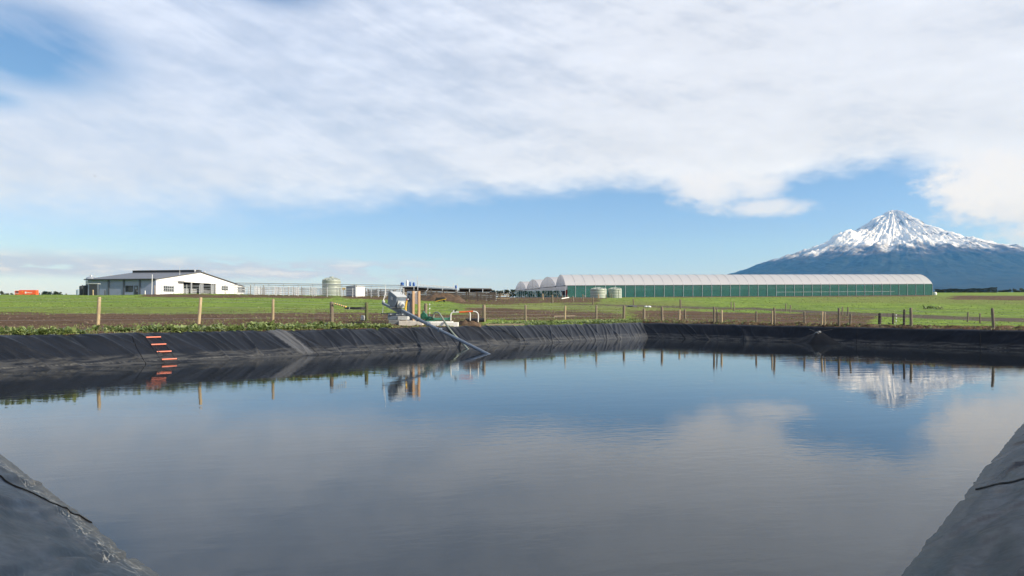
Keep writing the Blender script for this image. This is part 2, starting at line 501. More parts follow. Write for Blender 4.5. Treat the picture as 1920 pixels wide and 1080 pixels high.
def gz(x, y): return float(ground_z(np.array([x]), np.array([y]))[0])


def G(x, y, y0=30, y1=700):
    """photo pixel -> point where that line of sight meets the ground beyond the far crest"""
    Y = np.linspace(y0, y1, 6000); X = (x - 960) / F * Y; Z = CAMZ + (HOR - y) / F * Y
    hd = np.max(np.stack([(X - CORN[s_][0]) * NRM[s_][0] + (Y - CORN[s_][1]) * NRM[s_][1] for s_ in range(4)]), 0)
    ok = (Z <= ground_z(X, Y)) & (hd > 1.9)
    i = int(np.argmax(ok)) if ok.any() else -1
    return Vector((X[i], Y[i], gz(X[i], Y[i])))


# rings of the ground sheet, running outwards from under the liner's lip
cols = []
for i, n in enumerate((360, 360, 90, 90)): cols.append((i, np.arange(n) / n))
offs = [.16]
st = .10
while offs[-1] < 28000:
    offs.append(offs[-1] + st); st = min(st * 1.06, st + 5000) if offs[-1] > 3 else st * 1.02
offs = np.array(offs)
PP, MM, RR = [], [], []
for i, u in cols:
    P, M, run, zc = side_frame(i, u); PP.append(P); MM.append(M); RR.append(run)
PP, MM, RR = np.concatenate(PP), np.concatenate(MM), np.concatenate(RR)
XY = PP[None] + MM[None] * (RR[None] + offs[:, None])[..., None]
GX, GY = XY[..., 0], XY[..., 1]
GZ = ground_z(GX, GY)
GZ[0] -= .06
# what grows where: soil / worn / lush, laid out over the field
YY = np.maximum(GY, 1); QX = 960 + F * GX / YY; QY = HOR - F * (GZ - CAMZ) / YY
wob = 3.0 * fbm(GX * .12, GY * .12, 81, 4) + 1.2 * fbm(GX * .9, GY * .9, 85, 3)
qy = QY + wob * np.clip(60 / YY + .25, 0, 2); qx = QX + 30 * fbm(GX * .08, GY * .08, 91, 4)


def band(x0, x1, ya0, yb0, ya1, yb1, fx=40, fy=2.0):
    """region between two slanting lines: ya0..yb0 at x0, ya1..yb1 at x1"""
    f = np.clip((qx - x0) / (x1 - x0), 0, 1); ya = ya0 * (1 - f) + ya1 * f; yb = yb0 * (1 - f) + yb1 * f
    return sstep(x0 - fx, x0 + fx, qx) * (1 - sstep(x1 - fx, x1 + fx, qx)) * sstep(ya - fy, ya + fy, qy) * (1 - sstep(yb - fy, yb + fy, qy))


infront = (GY > 20)
soil = np.maximum.reduce([
    band(-900, 640, 588, 700, 587, 700), band(600, 900, 584, 700, 590, 700, 30), band(250, 640, 549, 557.5, 554, 560, 30, 1.2) * .72,
    band(640, 1000, 553, 560, 553, 570, 30, 1.5) * .75, band(850, 1130, 553, 572, 553, 566, 30, 2) * .9,
    band(860, 1180, 575, 603, 585, 600, 40, 4) * .75, band(1180, 1640, 581, 640, 590, 640, 60, 3) * .92,
    band(1060, 1400, 569, 571.5, 579, 582, 20, 1) * .8, band(1390, 1930, 576.5, 580.5, 598, 606, 20, 1.0) * .85, band(1050, 1760, 555, 559, 552, 556, 30, 1.2) * .7,
    band(1780, 2300, 554, 562, 556, 566, 30, 1.5) * .9, band(1600, 2300, 608, 660, 612, 660, 40, 2) * .95])
soil = np.where(infront, soil, .5)
worn = np.maximum.reduce([band(880, 1300, 560, 590, 565, 592, 60, 5) * .95, band(-900, 700, 576, 590, 577, 590, 60, 4) * .6, band(1500, 2000, 553, 567, 556, 571, 60, 3) * .8])
track = np.maximum(band(1390, 1930, 576.5, 580.5, 598, 606, 20, .8), band(1060, 1400, 569, 571.5, 577, 580.5, 20, .8))
C = np.stack([soil, worn, track, np.ones_like(soil)], -1)

gm, t, b = new_mat('pasture_and_soil')
pos = t.tex('Object'); at = t.sep(t.attr('cover', 0))
n1 = t.noise(pos, .18, 6, .62); n2 = t.noise(pos, 1.6, 5, .65); n3 = t.noise(pos, 9.0, 4, .65); n4 = t.noise(pos, 34, 3, .6)
grass = t.mix(t.rng(n1, .34, .66), (.135, .220, .031), (.220, .325, .042))
grass = t.mix(t.m('MULTIPLY', t.rng(n2, .46, .66), .8), grass, (.060, .105, .022))
grass = t.mix(t.m('MULTIPLY', t.rng(n3, .50, .72), .6), grass, (.24, .28, .085))
grass = t.mix(t.m('MULTIPLY', t.rng(n4, .5, .8), .4), grass, (.05, .085, .02))
dry = t.mix(t.rng(n3, .35, .7), (.120, .125, .045), (.19, .175, .075))
n5 = t.noise(t.mapping(pos, (1.3, .20, 1)), 1.0, 5, .62); n6 = t.noise(t.mapping(t.mapping(pos, rot=(0, 0, R(-42))), (.06, 1.5, 1)), 1.0, 4, .6)
grass = t.mix(t.m('MULTIPLY', t.rng(n5, .48, .66), .6), grass, (.070, .118, .026))
grass = t.mix(t.m('MULTIPLY', t.rng(n5, .50, .34), .4), grass, (.25, .29, .09))
grass = t.mix(t.m('MULTIPLY', at[1], t.rng(n2, .30, .62)), grass, dry)
soilc = t.mix(t.rng(n3, .3, .7), (.050, .027, .016), (.118, .068, .041))
soilc = t.mix(t.rng(n4, .45, .8), soilc, (.16, .11, .075))
soilc = t.mix(t.m('MULTIPLY', t.rng(n2, .52, .74), .5), soilc, (.085, .080, .035))
soilc = t.mix(t.m('MULTIPLY', t.rng(n6, .52, .66), .7), soilc, (.185, .125, .085))
soilc = t.mix(t.m('MULTIPLY', t.rng(n6, .46, .34), .6), soilc, (.040, .026, .018))
soilc = t.mix(t.m('MULTIPLY', t.rng(n5, .55, .68), .55), soilc, (.13, .115, .055))
mask = t.rng(t.m('ADD', at[0], t.m('ADD', t.m('MULTIPLY', t.m('SUBTRACT', n2, .5), .9), t.m('MULTIPLY', t.m('SUBTRACT', n3, .5), .7))), .42, .60)
cc = t.mix(mask, grass, soilc)
cc = t.mix(t.m('MULTIPLY', at[2], .85), cc, t.mix(n3, (.07, .06, .045), (.12, .105, .08)))
t.put(b.inputs['Base Color'], cc); b.inputs['Roughness'].default_value = .95; b.inputs['Specular IOR Level'].default_value = .15
hb = t.m('ADD', t.m('MULTIPLY', n3, .6), t.m('MULTIPLY', n4, .4))
t.put(b.inputs['Normal'], t.bump(hb, .9, .12))
go = grid_mesh('ground', np.stack([GX, GY, GZ], -1), gm, attrs={'cover': C}, closed=True)
tag(go, kind='structure', label='green pasture with bare brown soil beside the pond', cat='ground')

# ------------------------------------------------------------------ liner
lm, t, b = new_mat('black_liner')
uvv = t.sep(t.attr('bank', 1)); ul, vl, sd_i = uvv
pos = t.tex('Object')
nA = t.noise(t.xyz(t.m('MULTIPLY', ul, .5), t.m('MULTIPLY', vl, 1.2), 0), 1.2, 6, .6)
nB = t.noise(t.xyz(t.m('MULTIPLY', ul, 5), t.m('MULTIPLY', vl, 1.0), 3), 1.6, 6, .65)      # runs down the slope
nC = t.noise(t.xyz(ul, t.m('MULTIPLY', vl, 2), 6), 9, 5, .65)
nD = t.noise(t.xyz(t.m('MULTIPLY', ul, .35), t.m('MULTIPLY', vl, 5.5), 9), 3.0, 5, .6)     # along the water
nearb = t.rng(sd_i, 1.5, 2.0)
lc = t.mix(t.rng(nA, .3, .7), (.0030, .0045, .0075), (.0085, .0105, .0155))
lc = t.mix(nearb, lc, t.mix(t.rng(nA, .3, .7), (.0028, .0060, .015), (.0065, .0120, .027)))  # near banks: blue sky sheen tinted into the base colour
lc = t.mix(t.m('MULTIPLY', t.rng(nB, .52, .80), t.rng(sd_i, 1.5, 2.0, .35, .0)), lc, (.05, .053, .06))
wet = t.rng(t.m('ADD', vl, t.m('MULTIPLY', t.m('SUBTRACT', nC, .5), .10)), .34, .26)       # dried scum below the old water level
lc = t.mix(t.m('MULTIPLY', wet, t.m('MULTIPLY', t.rng(nD, .38, .62), t.m('SUBTRACT', .75, t.m('MULTIPLY', nearb, .45)))), lc, t.mix(nA, (.030, .031, .033), (.085, .084, .08)))
tide = t.m('MULTIPLY', t.rng(vl, .05, .10), t.rng(vl, .13, .10))
lc = t.mix(t.m('MULTIPLY', tide, t.m('MULTIPLY', t.rng(nC, .42, .62), .45)), lc, (.17, .165, .15))
# white cracked scale on the near banks
vo = t.n.new('ShaderNodeTexVoronoi'); vo.feature = 'DISTANCE_TO_EDGE'
t.put(vo.inputs['Vector'], t.xyz(t.m('ADD', t.m('MULTIPLY', ul, 3.4), t.m('MULTIPLY', nC, 1.2)), t.m('ADD', t.m('MULTIPLY', vl, 21), t.m('MULTIPLY', nA, 3)), 0)); vo.inputs['Scale'].default_value = 1.0
crack = t.rng(vo.outputs['Distance'], .06, .0)
scale_b = t.m('MULTIPLY', t.rng(vl, .02, .07), t.rng(vl, .27, .14))
side3 = t.rng(sd_i, 2.5, 3.0)
lc = t.mix(t.m('MULTIPLY', t.m('MULTIPLY', scale_b, side3), t.m('MULTIPLY', crack, t.rng(nC, .35, .6))), lc, (.30, .30, .285))
lc = t.mix(t.m('MULTIPLY', t.m('MULTIPLY', t.rng(vl, .16, .0), nearb), t.rng(nC, .35, .65, .2, .7)), lc, (.10, .092, .075))
# thin pale drip marks
nE = t.noise(t.xyz(t.m('ADD', t.m('MULTIPLY', ul, .22), t.m('MULTIPLY', vl, .6)), t.m('MULTIPLY', vl, 3.2), 12), 3.4, 3, .5)
line = t.rng(t.m('ABSOLUTE', t.m('SUBTRACT', nE, .5)), .006, .001)
lc = t.mix(t.m('MULTIPLY', t.m('MULTIPLY', line, nearb), t.m('MULTIPLY', t.rng(nC, .50, .62), .28)), lc, (.22, .23, .24))
spk = t.rng(t.noise(pos, 60, 2, .5), .74, .80)
lc = t.mix(t.m('MULTIPLY', spk, t.rng(sd_i, 1.5, 2.0, .5, .05)), lc, (.22, .21, .19))
ua_, va_ = on_bank(533, 630, 0); ub_, vb_ = on_bank(578, 664, 0)            # a scuffed strip, worn grey by traffic down the bank
cen = t.m('ADD', ua_ * LEN[0], t.m('MULTIPLY', t.m('SUBTRACT', va_, vl), (ub_ - ua_) * LEN[0] / (va_ - vb_)))
dc = t.m('SUBTRACT', ul, cen)
scuff = t.m('MULTIPLY', t.rng(t.m('ADD', t.m('ABSOLUTE', dc), t.m('MULTIPLY', t.m('SUBTRACT', nC, .5), .5)), .52, .36), t.rng(t.m('ADD', vl, t.m('MULTIPLY', nC, .2)), .12, .26))
stre = t.noise(t.xyz(t.m('MULTIPLY', dc, 9), t.m('MULTIPLY', vl, .8), 2), 1.5, 3, .5)
lc = t.mix(t.m('MULTIPLY', scuff, t.m('MULTIPLY', t.rng(sd_i, .5, .2), t.rng(stre, .35, .6, .45, .95))), lc, (.088, .091, .098))
t.put(b.inputs['Base Color'], lc)
t.put(b.inputs['Roughness'], t.m('SUBTRACT', t.rng(nC, .3, .7, .40, .50), t.m('MULTIPLY', nearb, .10))); t.put(b.inputs['Specular IOR Level'], t.ramp(t.m('MULTIPLY', sd_i, .3333), [(0, .42), (.3333, .13), (.6667, .15), (1, .21)]))
hh = t.m('ADD', t.m('MULTIPLY', nB, t.rng(sd_i, 1.5, 2.0, .5, .05)), t.m('MULTIPLY', nC, t.rng(sd_i, 1.5, 2.0, .3, .06)))
t.put(b.inputs['Normal'], t.bump(hh, t.rng(sd_i, 1.5, 2.0, .35, .03), .03))
Lr, UVs = [], []
vv = np.concatenate([np.linspace(-1.6, -.1, 8), np.linspace(-.05, 1.12, 56), np.linspace(1.16, 1.4, 6)])
for i, n in enumerate((1100, 800, 700, 600)):
    u = np.arange(n) / n
    if i == 3: u = u ** 1.6                        # finer close to the camera
    if i == 2: u = 1 - (1 - u) ** 1.6
    Ug, Vg = np.meshgrid(u, vv)
    Lr.append(liner_xyz(i, Ug, Vg)); UVs.append(np.stack([Ug * LEN[i] + 100 * i, Vg, np.full_like(Ug, i)], -1))
liner = grid_mesh('pond_liner', np.concatenate(Lr, 1), lm, attrs={'bank': np.concatenate(UVs, 1)}, closed=True)
tag(liner, 'creased black plastic liner covering the sloping banks around the whole pond', 'pond liner')


def strip_on_bank(i, p0, p1, width, name, m, lift=.012, wob=0, n=40, parent=liner, twist=0):
    """a flat band laid on the liner between two (u,v) points"""
    ts = np.linspace(0, 1, n); rows = []
    for off_ in (-.5, -.25, 0, .25, .5):
        wm = width * (1 + wob * fbm(ts * 6, ts * 0, int(p0[0] * 999) % 97, 2))
        u = p0[0] + (p1[0] - p0[0]) * ts + off_ * wm / LEN[i]; v = p0[1] + (p1[1] - p0[1]) * ts + off_ * twist
        q = liner_xyz(i, u, v); q[..., 2] += lift * (1 if abs(off_) < .5 else .15)
        rows.append(q)
    V = np.array(rows); o = grid_mesh(name, V, m)
    if parent is not None: o.parent = parent
    return o


seam_m = mat('weld_seam', (.004, .0045, .005), .6, .3, 6, spec=.15)
seam_g = mat('dusty_weld', (.055, .058, .062), .6, .5, 14)
patch_m = mat('worn_grey_sheet', (.105, .108, .112), .6, .4, 2.5, bump=.5, grain=(6, 6, 1))
for (x0, y0, x1, y1, i, wd, m) in [(690 / 4 + 400, 641, 799 / 4 + 400, 668, 0, .05, seam_m), (246, 632, 275, 685, 0, .06, seam_m), (806, 632, 845, 662, 0, .06, seam_m),
                                    (1086, 612, 1112, 641, 0, .06, seam_m), (960, 612, 992, 648, 0, .05, seam_m),
                                    (1266, 610, 1286, 637, 1, .16, seam_m), (1392, 612, 1395, 642, 1, .05, seam_m), (1608, 618, 1606, 646, 1, .05, seam_m), (1838, 622, 1838, 656, 1, .05, seam_m)]:
    strip_on_bank(i, on_bank(x0, y0, i), on_bank(x1, y1, i), wd * (.55 if i == 0 else .8), 'seam', m, .012)
strip_on_bank(3, on_bank(-160, 838, 3), on_bank(172, 982, 3), .045, 'seam', seam_m, .02)
strip_on_bank(2, on_bank(2040, 825, 2), on_bank(1823, 918, 2), .045, 'seam', seam_m, .02)
# ------------------------------------------------------------------ water
wm_, t, b = new_mat('pond_water')
pos = t.tex('Object')
b.inputs['Base Color'].default_value = (.010, .013, .016, 1); b.inputs['Roughness'].default_value = .015; b.inputs['IOR'].default_value = 1.44; b.inputs['Specular Tint'].default_value = (.67, .87, 1, 1)
rp = t.mapping(pos, (1, 1, 1), rot=(0, 0, R(-12)))
wA = t.noise(t.mapping(rp, (.55, 1.5, 1)), 1.0, 3, .5, .5); wB = t.noise(t.mapping(rp, (2.2, 5.0, 1)), 1.0, 3, .55, .4); wC = t.noise(t.mapping(rp, (7, 14, 1)), 1.0, 2, .5)
gust = t.rng(t.noise(t.mapping(pos, (.05, .12, 1)), 1.0, 3, .5), .38, .64, .12, 1.1)
hw = t.m('ADD', t.m('MULTIPLY', wA, .0050), t.m('MULTIPLY', gust, t.m('ADD', t.m('MULTIPLY', wB, .0056), t.m('MULTIPLY', wC, .0011))))
bn = t.n.new('ShaderNodeBump'); bn.inputs['Strength'].default_value = 1; bn.inputs['Distance'].default_value = .55; t.put(bn.inputs['Height'], hw)
t.put(b.inputs['Normal'], bn.outputs[0])
mb = MB(); mb.add([(*(CORN[i] + MIT[i] * .25), 0) for i in range(4)], [(0, 1, 2, 3)])
wo = mb.build('pond_water', wm_, base=(0, 0, 0)); tag(wo, kind='structure', label='still dark pond water mirroring the sky', cat='water')

# ------------------------------------------------------------------ mountain
PK = np.array([10050.0, 18000.0]); MPX = 18000 / F
rr_px = [0, 8, 22, 40, 62, 90, 122, 150, 182, 215, 242, 293, 340, 400, 460, 520, 620, 740, 1000]
hh_px = [186, 184, 177, 163, 149, 137, 124, 114.5, 104, 93.5, 86, 68, 55, 43, 35, 28, 20, 11, -1]
nr, na = 420, 1100
rad = np.concatenate([np.linspace(0, 420, 330), np.linspace(424, 1000, nr - 330)])
ang = np.linspace(0, 2 * np.pi, na, endpoint=False)
Rg, Ag = np.meshgrid(rad, ang, indexing='ij')
hpx = np.interp(Rg, rr_px, hh_px)
hpx = hpx + 7 * np.clip((Rg - 60) / 160, 0, 1) * np.clip(1 - np.abs(Rg - 300) / 260, 0, 1) * (np.cos(Ag) > 0) * np.cos(Ag)
ca_, sa_ = np.cos(Ag), np.sin(Ag)
mx, my = Rg * ca_, Rg * sa_
# the shoulder peak on the left
dxp, dyp = mx + 102, my + 34
rp_ = np.hypot(dxp, dyp)
hpx = np.maximum(hpx, 140.5 - .85 * np.maximum(rp_ - 12, 0) + 3 * fbm(mx * .1, my * .1, 5, 3) - 200 * (rp_ > 90))
dd = np.hypot(mx + 55, my + 20); hpx = np.maximum(hpx, np.where((np.abs(mx + 60) < 60), 138.5 - np.abs(my + 22) * .75 + .0 * dd, -50) * ((mx < -32) & (mx > -104)) - 500 * ~((mx < -32) & (mx > -104)))
# radial ribs and gullies
lr = np.log1p(Rg / 25)
ww = Ag * 6 + 1.2 * fbm(mx * .012, my * .012, 7, 4)
def rib(freq, seed):
    # wraps round: blend two copies
    a = fbm(ca_ * freq + lr * .8, sa_ * freq + lr * .4, seed, 4, .55)
    return 1 - 2 * np.abs(a)
env = np.clip(Rg / 18, 0, 1) * np.exp(-np.clip(Rg - 150, 0, None) / 190)
hpx = hpx + env * (6.5 * (rib(5.5, 11) - .75) + 2.0 * (rib(13, 23) - .75) + 1.0 * (rib(30, 37) - .75))
hpx = hpx + env * 6.5 * fbm(mx * .055, my * .055, 45, 5, .55)
hpx = hpx + .9 * np.exp(-Rg / 200) * fbm(mx * .5, my * .5, 55, 3)
hpx = np.where(Rg < 10, np.maximum(hpx, 181 + 5 * np.cos(Ag * 3 + 1) * (Rg / 10)), hpx)
MV = np.stack([PK[0] + mx * MPX, PK[1] + my * MPX, hpx * MPX - 3], -1)
mm_, t, b = new_mat('mountain_rock_and_snow')
pos = t.tex('Object'); nz = t.n.new('ShaderNodeNewGeometry').outputs['Normal']
alt = t.sep(pos)[2]
rel = t.sep(nz)[2]
attr_r = t.attr('ridge', 2)
na1 = t.noise(pos, .0022, 7, .62); na2 = t.noise(pos, .009, 6, .65); na3 = t.noise(pos, .0009, 4, .6)
snl = t.m('ADD', alt, t.m('ADD', t.m('MULTIPLY', t.m('SUBTRACT', na1, .5), 900), t.m('MULTIPLY', t.m('SUBTRACT', na3, .5), 700)))
snow = t.rng(snl, 1300, 1660)
rock = t.rng(t.m('ADD', attr_r, t.m('ADD', t.m('MULTIPLY', t.m('SUBTRACT', na2, .5), 1.9), t.m('MULTIPLY', t.m('SUBTRACT', na1, .5), 1.0))), .72, 1.0)
rock = t.m('MULTIPLY', rock, t.rng(t.sep(pos)[0], 8330, 10860, .55, 1.0))
snow = t.m('MULTIPLY', snow, t.m('SUBTRACT', 1, rock))
veg = t.mix(t.rng(na1, .35, .65), (.008, .015, .012), (.020, .030, .021))
veg = t.mix(t.m('MULTIPLY', t.rng(na2, .5, .7), .5), veg, (.012, .020, .018))
scree = t.mix(na2, (.040, .034, .032), (.085, .065, .06))
low_ = t.mix(t.rng(t.m('ADD', alt, t.m('MULTIPLY', t.m('SUBTRACT', na1, .5), 900)), 1070, 1460), veg, scree)
t.put(b.inputs['Base Color'], t.mix(snow, low_, (.74, .75, .79))); b.inputs['Roughness'].default_value = .8; b.inputs['Specular IOR Level'].default_value = .1
t.put(b.inputs['Normal'], t.bump(t.m('ADD', t.m('MULTIPLY', na2, .7), t.m('MULTIPLY', na1, .6)), .5, 60))
rid = np.clip(rib(13, 23) * .55 + rib(30, 37) * .3 + .3 * fbm(mx * .04, my * .04, 75, 4), 0, 1)
mo = grid_mesh('mountain', MV, mm_, attrs={'ridge': np.stack([rid, rid, rid, rid], -1)}, closed=True)
tag(mo, 'snow capped volcanic cone with dark blue forested skirts behind the greenhouse', 'mountain', kind='structure')

# ------------------------------------------------------------------ air
hz = bpy.data.materials.new('haze'); hz.use_nodes = True; hz.node_tree.nodes.clear()
pvn = hz.node_tree.nodes.new('ShaderNodeVolumePrincipled'); pvn.inputs['Color'].default_value = (.10, .40, 1, 1)
pvn.inputs['Density'].default_value = 2.9e-5; pvn.inputs['Absorption Color'].default_value = (1, 1, 1, 1); pvn.inputs['Anisotropy'].default_value = .1
hz.node_tree.links.new(pvn.outputs[0], hz.node_tree.nodes.new('ShaderNodeOutputMaterial').inputs['Volume'])
mb = MB(); E = 34500; mb.box(-E, E, -E, E, -60, 3300); ho = mb.build('haze', hz); tag(ho, kind='stuff', label='thin blue air between the farm and the mountain', cat='haze')
# ------------------------------------------------------------------ materials of the objects
M_pine = mat('pale_timber', (.37, .285, .17), .75, .3, 3, grain=(9, 9, .7), bump=.3, rand=.12)
M_old = mat('weathered_timber', (.19, .155, .11), .85, .35, 3, grain=(9, 9, .7), bump=.4, rand=.18)
M_green = mat('algae_stained_timber', (.10, .105, .045), .85, .45, 3, grain=(8, 8, .8), bump=.4)
M_dark = mat('dark_timber', (.055, .045, .038), .85, .4, 3, grain=(4, 4, 1))
M_wire = mat('galvanised_wire', (.45, .45, .44), .4, .15, 5, .7)
M_galv = mat('galvanised_steel', (.56, .58, .60), .45, .15, 3, .12)
M_whiteM = mat('white_cladding', (.80, .80, .79), .55, .05, .8)
M_grey = mat("grey_cladding", (.24, .285, .40), .6, .08, .6)
M_roof = mat('dark_roof_sheet', (.12, .128, .145), .5, .12, .5)
M_char = mat('charcoal_steel', (.035, .04, .05), .5, .2, 2)
M_tank = mat('pale_green_plastic', (.31, .345, .30), .5, .07, .7)
M_black = mat('black_plastic', (.018, .018, .02), .45, .25, 5)
M_glass = mat('dark_window_glass', (.03, .038, .045), .08, .3, 1)
M_blue = mat('blue_plastic', (.02, .09, .32), .45, .2, 4)
M_steelg = mat('grey_painted_steel', (.15, .185, .235), .45, .18, 6, .25, bump=.1)
M_light = mat('light_grey_paint', (.44, .46, .47), .5, .12, 6)
M_conc = mat('pale_concrete', (.60, .55, .49), .85, .16, 5, bump=.4)
M_concw = mat('whitewashed_concrete', (.74, .72, .68), .8, .1, 5, bump=.3)
M_pump = mat('green_pump_paint', (.02, .125, .075), .45, .3, 9)
M_hose = mat('grey_green_hose', (.20, .23, .19), .55, .15, 9)
M_wpipe = mat('white_plastic_pipe', (.72, .70, .66), .45, .08, 9)
M_orange = mat('orange_plastic', (.70, .115, .03), .5, .1, 6)
M_rung = mat('orange_rung', (.62, .16, .095), .5, .1, 6)
M_yellow = mat('yellow_plastic', (.75, .46, .03), .5, .15, 6)
M_red = mat('red_paint', (.42, .03, .025), .5, .15, 4)
M_soil = mat('dug_earth', (.085, .055, .035), .95, .5, 1.6, bump=.9, bscale=8)
M_rope = mat('dark_rope', (.03, .03, .032), .8, .3, 20)
M_white = mat('white_plastic', (.78, .78, .76), .5, .06, 6)


def leaf_mat(name, a, b_, c_=None):
    m, t, b = new_mat(name)
    v = t.attr('tint', 2)
    n = t.noise(t.tex('Object'), 1.4, 4, .6)
    cc = t.mix(v, a, b_)
    if c_: cc = t.mix(t.rng(n, .56, .7), cc, c_)
    t.put(b.inputs['Base Color'], cc); b.inputs['Roughness'].default_value = .42; b.inputs['Specular IOR Level'].default_value = .45
    b.inputs['Subsurface Weight'].default_value = 0
    tr = t.n.new('ShaderNodeBsdfTranslucent'); t.put(tr.inputs[0], cc)
    mx_ = t.n.new('ShaderNodeMixShader'); mx_.inputs[0].default_value = .3
    t.l.new(b.outputs[0], mx_.inputs[1]); t.l.new(tr.outputs[0], mx_.inputs[2])
    t.l.new(mx_.outputs[0], m.node_tree.nodes['Material Output'].inputs[0])
    return m


M_weed = leaf_mat('broad_weed_leaf', (.10, .15, .045), (.32, .38, .14), (.36, .38, .20))
M_tuft = leaf_mat('grass_blade', (.15, .20, .050), (.28, .33, .10))
M_crown = leaf_mat('dark_tree_leaf', (.014, .026, .014), (.045, .065, .032))
M_bark = mat('bark', (.09, .07, .055), .9, .3, 4)


def raw_mesh(name, V, Fc, m, base, tint=None, smooth=False):
    V = np.asarray(V, float); base = np.asarray(base, float)
    me = bpy.data.meshes.new(name); me.from_pydata((V - base).tolist(), [], Fc); me.materials.append(m)
    if tint is not None:
        a = me.attributes.new('tint', 'FLOAT', 'POINT'); a.data.foreach_set('value', np.asarray(tint, np.float32))
    if smooth:
        for p in me.polygons: p.use_smooth = True
    o = bpy.data.objects.new(name, me); COL.objects.link(o); o.location = base
    return o


# ------------------------------------------------------------------ posts and fences
def post_mb(base, h, r, sink=.35, lean=None, seed=0, square=False, taper=.93):
    q = random.Random(seed); mb = MB()
    lx, ly = lean if lean else (q.gauss(0, .028), q.gauss(0, .028))
    n = 4 if square else 12
    pts = [(base[0] + lx * z, base[1] + ly * z, base[2] + z) for z in (-sink, 0, h * .33, h * .66, h - r * .35, h)]
    rs = [r, r, r * (.985 + q.uniform(-.02, .02)), r * (taper + .03 + q.uniform(-.02, .02)), r * taper, r * taper * .8]
    if square: rs = [x * 1.25 for x in rs]
    mb.tube(pts, rs, n)
    return mb


def post_top(base, h): return Vector((base[0], base[1], base[2] + h))


def px_post(x, yt, yb, wpx, y0=30):
    b = G(x, yb, y0); s_ = b.y / F
    return b, max(.25, (yb - yt) * s_), max(.02, wpx * s_ / 2)


def sag_wire(a, b, r=.0045, sag=.02):
    pts = [a.lerp(b, f) - Vector((0, 0, sag * 4 * f * (1 - f))) for f in (0, .25, .5, .75, 1)]
    return pts


def px_fence(name, label, posts, wires, cat='fence', group=None, wire_r=.004, ext=()):
    ps = [px_post(*p[:4]) for p in posts]
    root = thing(name, ps[0][0], label, cat, group)
    for i, (p, q) in enumerate(zip(posts, ps)):
        o = post_mb(q[0], q[1], q[2], seed=int(p[0])).build('post', p[4], root, smooth='auto')
    ends = list(ext) if ext else []
    line = sorted([(q[0], q[1]) for q in ps], key=lambda t_: t_[0].x)
    for wh in wires:
        mb = MB(); pts = []
        for i, (b_, h_) in enumerate(line):
            p = b_ + Vector((0, -.07, h_ * wh))
            if pts: pts += sag_wire(pts[-1], p)[1:]
            else: pts = [p]
        for e in ends:
            p = Vector(e) + Vector((0, 0, wh * 1.2))
            if p.x < pts[0].x: pts = sag_wire(p, pts[0])[:-1] + pts
            else: pts += sag_wire(pts[-1], p)[1:]
        mb.tube(pts, wire_r, 4); mb.build('wire', M_wire, root)
    return root


px_fence('post_and_wire_fence', 'post and wire fence along the weedy left bank, pale and mossy round posts', [
    (-30, 556, 612, 7, M_pine), (183.5, 557, 610, 6.6, M_pine), (372.5, 558, 607.5, 6, M_pine), (511.5, 561, 605, 5.2, M_pine), (622, 566, 603.5, 7.4, M_old),
    (687.5, 567, 602, 7, M_green), (797, 569, 598, 6.6, M_old), (907.5, 571.5, 604, 6.5, M_old), (985.5, 572, 602.5, 4, M_old), (1059, 573.5, 599.5, 3.6, M_pine),
    (1118, 573, 598, 4, M_old), (1169.5, 573, 598, 5, M_old)], [.2, .42, .63, .84, .96], wire_r=.0048)
px_fence('post_and_wire_fence', 'post and wire fence of grey posts running along the far right bank', [
    (1241.5, 576, 601, 5, M_old), (1339, 577, 605, 3.8, M_old), (1452.5, 579, 608.5, 4, M_old), (1573, 579, 611, 4.2, M_old), (1708.6, 578, 612.6, 5, M_old),
    (1863, 580, 616, 5, M_old), (2010, 580, 620, 5, M_old)], [.2, .4, .6, .8, .95], wire_r=.0042)
px_fence('post_and_wire_fence', 'short grey post fence just behind the far right bank fence', [
    (1284.5, 580, 598, 4, M_old), (1418, 584, 604, 3.6, M_old), (1508.5, 586, 606.5, 3.6, M_old), (1594, 588, 607.5, 3.8, M_old)], [.8], wire_r=.003)
px_fence('post_and_wire_fence', 'thin post fence on the greenhouse side of the farm track', [
    (1035.5, 553, 568, 3.4, M_old), (1075, 555, 565.6, 2.4, M_old), (1093, 552, 565, 2, M_old), (1111.5, 557, 571, 2.4, M_old), (1188, 560, 573.5, 2.2, M_old), (1275, 561, 577, 1.8, M_old), (1371, 566, 579, 2, M_old),
    (1473, 569, 584, 2, M_old), (1579, 575, 590, 2.2, M_old), (1814, 585, 604, 2.6, M_old), (1960, 590, 612, 2.8, M_old)], [.85], wire_r=.004)
px_fence('post_and_wire_fence', 'thin post fence on the pond side of the farm track', [
    (1276.8, 562, 578.5, 1.8, M_old), (1376.6, 567, 584, 2.2, M_old), (1481.6, 572, 587, 2.2, M_old), (1589.3, 576, 592, 2.4, M_old), (1837.5, 587.5, 606, 2.8, M_old)], [.85], wire_r=.004)
px_fence('post_and_wire_fence', 'row of small posts in the bare ground before the greenhouse end', [
    (1018, 550.7, 562, 2.4, M_pine), (1045, 554, 560, 1.6, M_old), (1054, 553, 560, 1.6, M_old), (1064, 553, 559.5, 1.6, M_old), (1096.5, 553.5, 559, 1.6, M_old), (1122.5, 551, 559.5, 2, M_pine), (1136.5, 552, 560, 1.8, M_old),
    (1147, 551, 559, 1.6, M_old)], [.8], wire_r=.004)

